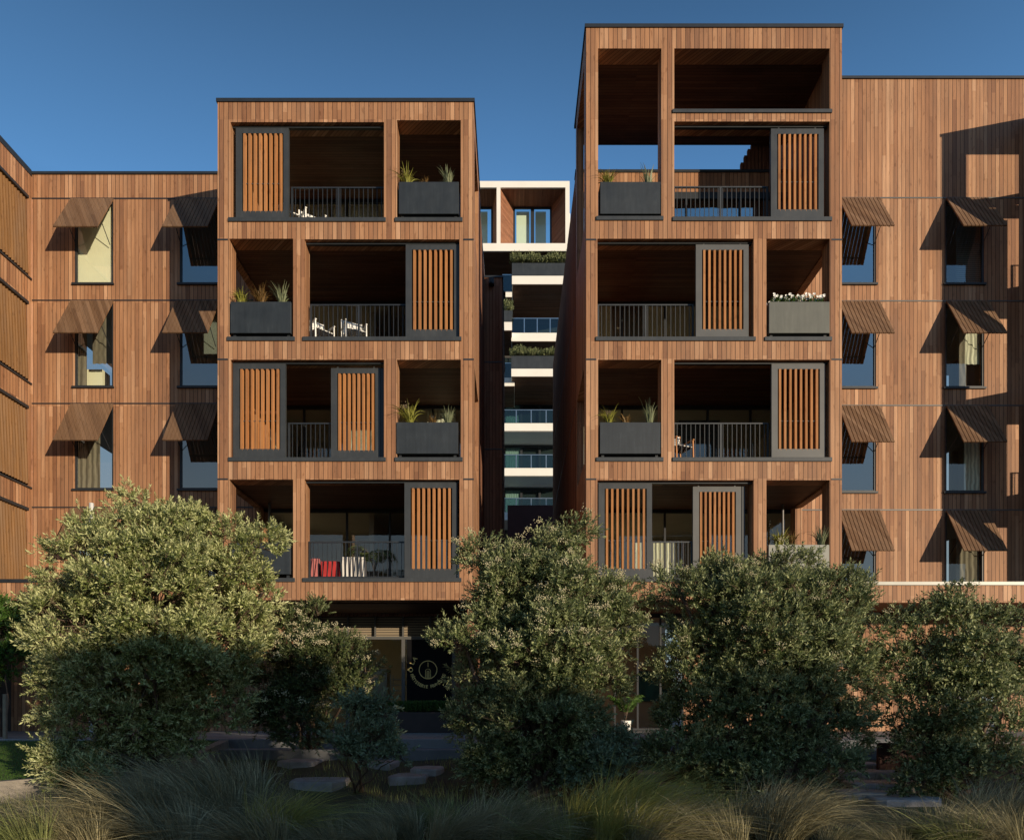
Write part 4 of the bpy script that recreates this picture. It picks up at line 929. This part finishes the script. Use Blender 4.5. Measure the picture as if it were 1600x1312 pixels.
# rust red retaining edge and deck at the right
m=MB(); xa,ya_,_=G(1375,1215); yv=-4.6; m.box(X(1372,yv),X(1500,yv),yv,yv+.06,-.9,Z(1160,yv)); m.box(X(1500,yv)+.001,20,yv,yv+.06,-.9,Z(1160,yv)-.02); own(m.build('retaining_wall',plain('rusted_steel',(.045,.014,.009),.8,0,.3,4,bump=.2)),'rusted steel retaining edge behind the right hand stepping stones','wall')
m=MB(); yv=-3.9; 
for i in range(8): m.box(X(1520,yv)+.0,X(1680,yv),yv-.5+i*.125,yv-.5+i*.125+.115,Z(1152,yv)-.04,Z(1152,yv))
t=thing('timber_bench','low timber bench deck at the right edge behind the open branched tree','bench',(X(1600,yv),yv,-.4)); m.build('seat',M['soffit'],t)
m=MB(); m.box(X(1525,yv),X(1675,yv),yv-.4,yv+.4,-.5,Z(1152,yv)-.041); m.build('base',M['metal'],t)
# ------------------------------------------------------------------ plants in the planters
def flax(x,y,z,h,n,mat,label,name='flax_plant',seed=1,spread=.8,bw=.016,group='plants in the balcony planters'):
    me=tussock_mesh('blades',n,h,.12,(-.05,-.1,0),mat,bw,seed,spread)
    o=bpy.data.objects.new(name,me); COL.objects.link(o); o.location=(x,y,z); tag(o,label,'plant',group); return o
M['yel']=leafmat('yellow_green_blades',(.14,.15,.02),(.3,.3,.05),(.55,.5,.12),(.3,.3,.06),.3,.5)
M['sil']=leafmat('silver_blades',(.12,.15,.07),(.22,.26,.14),(.4,.42,.26),(.25,.28,.16),.3,.5)
M['bronze']=leafmat('bronze_blades',(.1,.05,.02),(.2,.12,.04),(.3,.2,.07),(.2,.12,.04),.3,.5)
def palm(x,y,z,h,nf,mat,label,seed,dr=.3):
    r=random.Random(seed); vs=[];fs=[]
    t=thing('potted_palm',label,'palm',(x,y,z))
    st=MB()
    for i in range(nf):
        a=2*PI*i/nf+r.uniform(-.3,.3); L=h*r.uniform(.8,1.1); o=Vector((math.cos(a),math.sin(a)*.6,0)); pts=[]
        for k in range(9):
            q=k/8; pts.append(Vector((x,y,z))+o*(L*(.06*q+.42*q*q))+Vector((0,0,L*(1.15*q-dr*q**3))))
        st.tube(pts,[.008*(1-k/11) for k in range(9)],4,False)
        for k in range(3,9):
            for f_ in (0,.5):
                if k==8 and f_: continue
                p=pts[k].lerp(pts[min(8,k+1)],f_); tg=(pts[k]-pts[k-1]).normalized(); sd=tg.cross(Vector((0,0,1))).normalized()
                for sg in (-1,1):
                    dd=(sd*sg*.8+tg*.7-Vector((0,0,.55))).normalized(); ll=L*.30*(1.15-.5*abs(k-5)/4); w_=tg*.012; n=len(vs)
                    vs+= [p-w_,p+dd*ll*.5+w_*1.3,p+dd*ll-Vector((0,0,ll*.15)),p+dd*ll*.5-w_*1.3]; fs.append((n,n+1,n+2,n+3))
    m=MB(); m.add(vs,fs); m.build('frond',mat,t); st.build('stem',M['bark'],t); return t
def flowerhead(x,y,z,h,label):
    t=thing('flowering_plant',label,'plant',(x,y,z),'plants in the balcony planters'); m=MB()
    m.tube([(x,y,z),(x+.02,y,z+h*.6),(x-.01,y,z+h)],.006,4); m.build('stem',M['bark'],t)
    c=MB()
    for i in range(60):
        v=Vector((random.gauss(0,.06),random.gauss(0,.05),random.gauss(0,.06)))+Vector((x,y,z+h)); rr=random.uniform(.008,.016)
        c.add([v+Vector(q)*rr for q in ((1,0,0),(0,1,0),(-1,0,0),(0,-1,0),(0,0,1),(0,0,-1))],[(0,1,4),(1,2,4),(2,3,4),(3,0,4),(1,0,5),(2,1,5),(3,2,5),(0,3,5)])
    c.build('flower_head',plain('dry_flower',(.25,.2,.12),.9,0,.3,30),t)
def PZ(py): return Z(py)
rowname={'t':'top','2':'second','3':'third','4':'fourth'}
PLN=[(622,718,285,335,'planter','dark slate planter in the top right opening of the left tower','lt'),
     (359,456,472,521,'planter','dark slate planter on the left tower, second storey down','l2'),
     (618.5,717,660,709,'planter','dark slate planter on the left tower right side, third storey down','l3'),
     (357,455,848,897,'planter','dark slate planter half hidden by the largest tree, left tower','l4'),
     (936.5,1033,285,335,'planter','dark slate planter in the tall open bay at the top of the right tower','rt'),
     (1200,1297,472,521,'planter_grey','weathered grey planter full of white flowers on the right tower','r2'),
     (936,1033,660,709,'planter','dark slate planter on the right tower, third storey down','r3'),
     (1199.5,1296.5,851,899,'planter_pale','pale grey planter low on the right tower above the broad dark tree','r4')]
for (a,b,y0,y1,mt,lb,key) in PLN: planter(X(a)+.02,X(b)-.02,Z(y1),Z(y0),lb,mt)
FL=[('yel',636,285,.42,45,'arching yellow green flax in the top planter of the left tower'),('sil',700,285,.34,50,'spiky silver plant in the top planter of the left tower'),('bronze',664,285,.2,40,'low bronze grass in the top planter of the left tower'),
    ('yel',377,472,.36,60,'yellow green flax in the second planter of the left tower'),('bronze',408,472,.4,80,'feathery bronze grass in the second planter of the left tower'),('sil',440,472,.45,50,'spiky silver plant in the second planter of the left tower'),
    ('yel',640,660,.5,70,'large yellow green flax spilling over the third planter of the left tower'),('sil',700,660,.36,50,'spiky silver plant in the third planter of the left tower'),('bronze',675,660,.22,40,'low bronze grass in the third planter of the left tower'),
    ('sil',444,848,.35,40,'silver grass in the lowest planter of the left tower'),
    ('yel',950,285,.36,50,'yellow green flax in the planter of the tall open bay'),('sil',1012,285,.4,30,'thin silver grass in the planter of the tall open bay'),
    ('yel',951,660,.4,50,'yellow green flax in the third planter of the right tower'),('sil',1015,660,.5,28,'spiky silver plant in the third planter of the right tower'),('bronze',978,660,.25,40,'low bronze grass in the third planter of the right tower'),
    ('yel',1217,851,.45,70,'yellow green flax in the pale grey planter of the right tower'),('bronze',1236,851,.4,40,'bronze grass in the pale grey planter of the right tower'),('sil',1283,851,.45,50,'spiky silver plant in the pale grey planter of the right tower')]
for i,(mt,px,py,h,n,lb) in enumerate(FL): flax(X(px,.1),.1,Z(py)-.04,h*1.55,int(n*1.9),M[mt],lb,seed=20+i,spread={'yel':1.7,'sil':1.0,'bronze':1.3}[mt],name='flax_plant' if mt!='bronze' else 'bronze_grass')
flowerhead(X(633,.2),.2,Z(285)-.06,.42,'dry flower spike in the top planter of the left tower')
flowerhead(X(633,.2),.2,Z(660)-.06,.55,'tall dry flower spike in the third planter of the left tower')
flowerhead(X(950,.2),.2,Z(660)-.06,.36,'dry flower spike in the third planter of the right tower')
# white flowers
t=thing('flowering_plant','row of white flowers filling the weathered grey planter','plant',(X(1248),.25,Z(472)-.08),'plants in the balcony planters')
P=np.stack([RNG.uniform(X(1206),X(1290),240),RNG.uniform(0.02,.45,240),np.full(240,Z(472)+.02)],1); Dv=unit(240)*.4+np.array([0,-.2,1]); Dv/=np.linalg.norm(Dv,axis=1,keepdims=True)
co,f=leaves(P,Dv,np.full(240,.13),9,.05,.03); np_mesh('foliage',co,f,M['leafD'],t)
c=MB()
for i in range(110):
    x=random.uniform(X(1204),X(1291)); y=random.uniform(-.03,.45); z=Z(472)+random.uniform(.10,.22); R_=.04; v=[(x,y-.01,z)]
    for j in range(5): 
        tt=2*PI*j/5+random.random(); v.append((x+R_*math.cos(tt),y-.02+random.uniform(-.01,.01),z+R_*math.sin(tt)))
    c.add(v,[(0,1,2),(0,2,3),(0,3,4),(0,4,5),(0,5,1)])
c.build('petals',M['whitepaint'],t)
# shrubs in the far planters
for (x0,x1,py,yv,lb) in ((797,890,411,VY+.4,'low green shrubs in the topmost far planter'),(785,801,485,VY+.4,'green plants in the small far planter'),(797,890,556,VY+.7,'low green shrubs in the lower far planter')):
    nq=int((x1-x0)*5); P=np.stack([RNG.uniform(X(x0,yv),X(x1,yv),nq),RNG.uniform(yv-.5,yv+.2,nq),np.full(nq,Z(py,yv)-.05)+RNG.uniform(-.1,.15,nq)],1)
    lump=np.array([.55+.8*noise.noise(Vector((p[0]*1.3,0,py))) for p in P]); Dv=unit(nq)*.5+np.array([0,-.3,1]); Dv/=np.linalg.norm(Dv,axis=1,keepdims=True)
    co,f=leaves(P,Dv,.45*np.clip(lump,.2,1.3),10,.11,.05); o=np_mesh('planter_shrubs',co,f,M['leafB']); tag(o,lb,'shrubs')
# hedge in the trough
nq=900; P=np.stack([RNG.uniform(X(566,1.2),X(710,1.2),nq),RNG.uniform(1.05,1.45,nq),np.full(nq,Z(1114,1.2))],1); Dv=unit(nq)*.35+np.array([0,0,1]); Dv/=np.linalg.norm(Dv,axis=1,keepdims=True)
co,f=leaves(P,Dv,np.full(nq,.34),14,.05,.02); o=np_mesh('hedge',co,f,M['leafD']); tag(o,'clipped bright green hedge growing in the dark trough','hedge')
# potted palm
x,y=X(978,1.6),1.6
t=thing('plant_pot','pale cylindrical pot standing by the shop in the gap between the trees','pot',(x,y,0)); m=MB(); m.lathe((x,y,0),[(.12,.01),(.15,.33),(.13,.33),(.12,.28)],20); m.build('pot',M['whitepaint'],t)
palm(x,y,.28,.9,13,M['leafD'],'leafy palm in the pale pot by the shop',70)
# red brown roof plant
x,y=X(115,WY+.6),WY+.6
me=None
P=np.stack([RNG.normal(x,.13,120),RNG.normal(y,.1,120),np.full(120,Z(268,WY))],1); Dv=unit(120)*.6+np.array([0,0,1.]); Dv/=np.linalg.norm(Dv,axis=1,keepdims=True)
co,f=leaves(P,Dv,np.full(120,.28),8,.05,.012); o=np_mesh('roof_plant',co,f,plain('pink_brown_leaf',(.35,.16,.13),.8,0,.2,9)); tag(o,'small pinkish plant peeping over the left block roof edge','plant')
# ------------------------------------------------------------------ balcony furniture
def chair(x,y,z,rz,label,mat='whitepaint',s=1.0,cloth=None):
    t=thing('balcony_chair',label,'chair',(x,y,z),'chairs on the balconies')
    R=Matrix.Rotation(rz,3,'Z'); P=lambda a,b,c:(Vector((x,y,z))+R@Vector((a*s,b*s,c*s)))
    m=MB()
    for i in range(6): m.bar(P(-.25,-.22+i*.085,.42),P(.25,-.22+i*.085,.42),.07*s,.02*s)
    m.build('seat',M[cloth or mat],t); m=MB()
    for i in range(6): m.bar(P(-.25,.24+i*.02,.5+i*.075),P(.25,.24+i*.02,.5+i*.075),.02*s,.055*s)
    m.build('backrest',M[cloth or mat],t)
    for sx in (-.27,.27):
        m=MB(); m.bar(P(sx,-.24,0),P(sx,-.22,.62),.035*s,.035*s); m.build('leg',M[mat],t)
        m=MB(); m.bar(P(sx,.3,0),P(sx,.36,.93),.035*s,.035*s); m.build('leg',M[mat],t)
        m=MB(); m.bar(P(sx,-.26,.63),P(sx,.3,.63),.05*s,.025*s); m.build('armrest',M[mat],t)
    return t
zf=Z(532)
chair(X(500,.6),.66,zf+.10,.75,'white slatted armchair at the left end of the second storey balcony of the left tower')
chair(X(553,.6),.66,zf+.10,.45,'white slatted armchair behind the railing post on the second storey balcony of the left tower')
zf=Z(346); chair(X(489,.7),.7,zf-.02,.6,'white armchair seen low through the top railing of the left tower'); chair(X(456,.7),.72,zf-.08,2.2,'white armchair beside the top shutter panel of the left tower')
zf=Z(720); chair(X(1062,.6),.62,zf+.12,.4,'orange framed deck chair with striped cloth on the right tower','slatwood',1.0,'stripe_cloth')
chair(X(1075,1.6),1.7,Z(345)+.05,-.2,'timber chair on the roof terrace of the right tower','wood_dark')
# sofa set on the lowest left balcony
zf=Z(908)
def cushion(x0,x1,y0,y1,z0,z1,mat,label,tilt=0):
    m=MB(); m.box(x0,x1,y0,y1,z0,z1); o=m.build('cushion',M[mat],None,bevel=.04); o.modifiers['bevel'].segments=3; own(o,label,'cushion'); o.rotation_euler=(tilt,0,0); return o
t=thing('outdoor_sofa','low white framed sofa behind the lowest railing of the left tower','sofa',(X(525,1.3),1.3,zf)); m=MB(); m.box(X(483,1.2),X(585,1.2),1.0,1.9,zf+.12,zf+.3); m.build('seat',M['whitepaint'],t,bevel=.03); m=MB(); m.box(X(483,1.2),X(585,1.2),1.75,1.9,zf+.3,zf+.62); m.build('backrest',M['curtain_dark'],t)
for px in (486,582):
    m=MB(); m.box(X(px,1.2)-.03,X(px,1.2)+.03,1.02,1.08,zf,zf+.12); m.build('leg',M['metal'],t)
cushion(X(484,1.2),X(498,1.2),1.2,1.5,zf+.36,zf+.88,'pink','pink square cushion at the left end of the sofa',.2)
cushion(X(502,1.1),X(531,1.1),1.05,1.25,zf+.31,zf+.76,'red','deep red cushion on the sofa behind the lowest railing',.15)
cushion(X(534,1.1),X(572,1.1),1.05,1.3,zf+.31,zf+.88,'stripe_cloth','black and white striped cushion on the sofa',.15)
palm(X(585,1.2),1.2,zf+.3,1.35,11,M['leafE'],'tall palm with drooping fronds on the lowest balcony of the left tower',91,.62)
t=thing('plant_pot','dark pot holding the palm on the lowest balcony','pot',(X(585,1.2),1.2,zf)); m=MB(); m.lathe((X(585,1.2),1.2,zf+.01),[(.14,0),(.2,.32),(.17,.32),(.16,.28)],16); m.build('pot',M['metal'],t)
m=MB(); m.tube([(X(421,2.2),2.2,Z(908)),(X(421,2.2),2.2,Z(748)+.03)],.04,10); own(m.build('flue_pipe',M['metal_grey']),'grey vertical pipe on the lowest left balcony of the left tower','pipe')
m=MB(); m.tube([(X(1223,2.3),2.3,Z(908)),(X(1223,2.3),2.3,Z(749)+.03)],.035,10); own(m.build('flue_pipe',M['metal_grey']),'grey vertical pipe above the pale grey planter of the right tower','pipe')
# wall lamps in the gap
for (px,py,yv,lb) in ((768,441,6.9,'small black wall lamp high on the set back dark wing'),):
    m=MB(); m.box(X(px,yv)-.09,X(px,yv)+.09,yv-.12,yv+.09,Z(py,yv)-.1,Z(py,yv)+.1); m.box(X(px,yv)-.02,X(px,yv)+.02,yv-.2,yv-.121,Z(py,yv)-.12,Z(py,yv)+.02); own(m.build('wall_lamp',M['metal'],bevel=.01),lb,'lamp')
# ------------------------------------------------------------------ unseen shade casters added behind the viewer: their shadow lies over the garden
t=thing('shadowcaster','plain dark pavilion added unseen behind the viewer to shade the garden','building',(18,-31,-1.15))
m=MB(); m.wall_xz(16.2,20.3,-1.2,5.9,[(17.4,18.4,-1.3,1.0)],-30.2,-30); m.box(16.2,16.4,-31.6,-30.201,-1.2,5.9); m.box(20.1,20.3,-31.6,-30.201,-1.2,5.9); m.box(16.2,20.3,-31.8,-31.601,-1.2,5.9); m.build('wall',M['metal_grey'],t)  # unseen block added for the straight shadow edge on the largest tree
m=MB(); m.box(16.1,20.4,-31.9,-29.9,5.901,6.05); m.build('roof',M['metal'],t)
m=MB(); m.box(17.4,18.4,-30.12,-30.06,-1.19,1.0); m.build('door',M['wood_dark'],t)
wordsT=['first','second','third','fourth','fifth','sixth','seventh','eighth']
for i,(cx_,top,rr_) in enumerate([(22.0,5.3,3.0),(25.6,5.5,3.1),(29.3,5.2,3.0),(33.0,5.3,3.1),(36.6,5.0,3.0),(40.2,5.0,3.0),(43.8,5.2,3.0)]):
    t=thing('shade_caster_tree',f'{wordsT[i]} shade tree of the unseen row added behind the viewer, counted from the left','tree',(cx_,-30,-1.15),'shade trees added behind the viewer')
    vh=(1.05 if i==0 else 1.25 if i==1 else 2.9); nq=3000 if vh>2 else 1700; u=unit(nq); rad=RNG.random(nq)**.4; cz_=top-vh  # row added for dappled shade; first two crowns lifted to let sun reach the grass
    P=u*rad[:,None]*np.array([rr_,1.8,vh])+np.array([cx_,-30+(i%2)*.8,cz_])
    kp=np.array([noise.noise(Vector((p*.55).tolist()))>-.30 for p in P]); P=P[kp]; nq=len(P)
    a=unit(nq)*.13; b=np.cross(a,unit(nq)); b/=np.linalg.norm(b,axis=1,keepdims=True)+1e-9; b*=.11
    co=np.stack([P-a,P-b,P+a,P+b],1).reshape(-1,3); np_mesh('crown',co,np.arange(nq*4),M['leafB'],t,4)
    m=MB(); m.tube([(cx_,-30,-1.3),(cx_+.1,-30,0),(cx_,-29.8,cz_)],[.18,.15,.08],8); m.build('trunk',M['bark'],t)
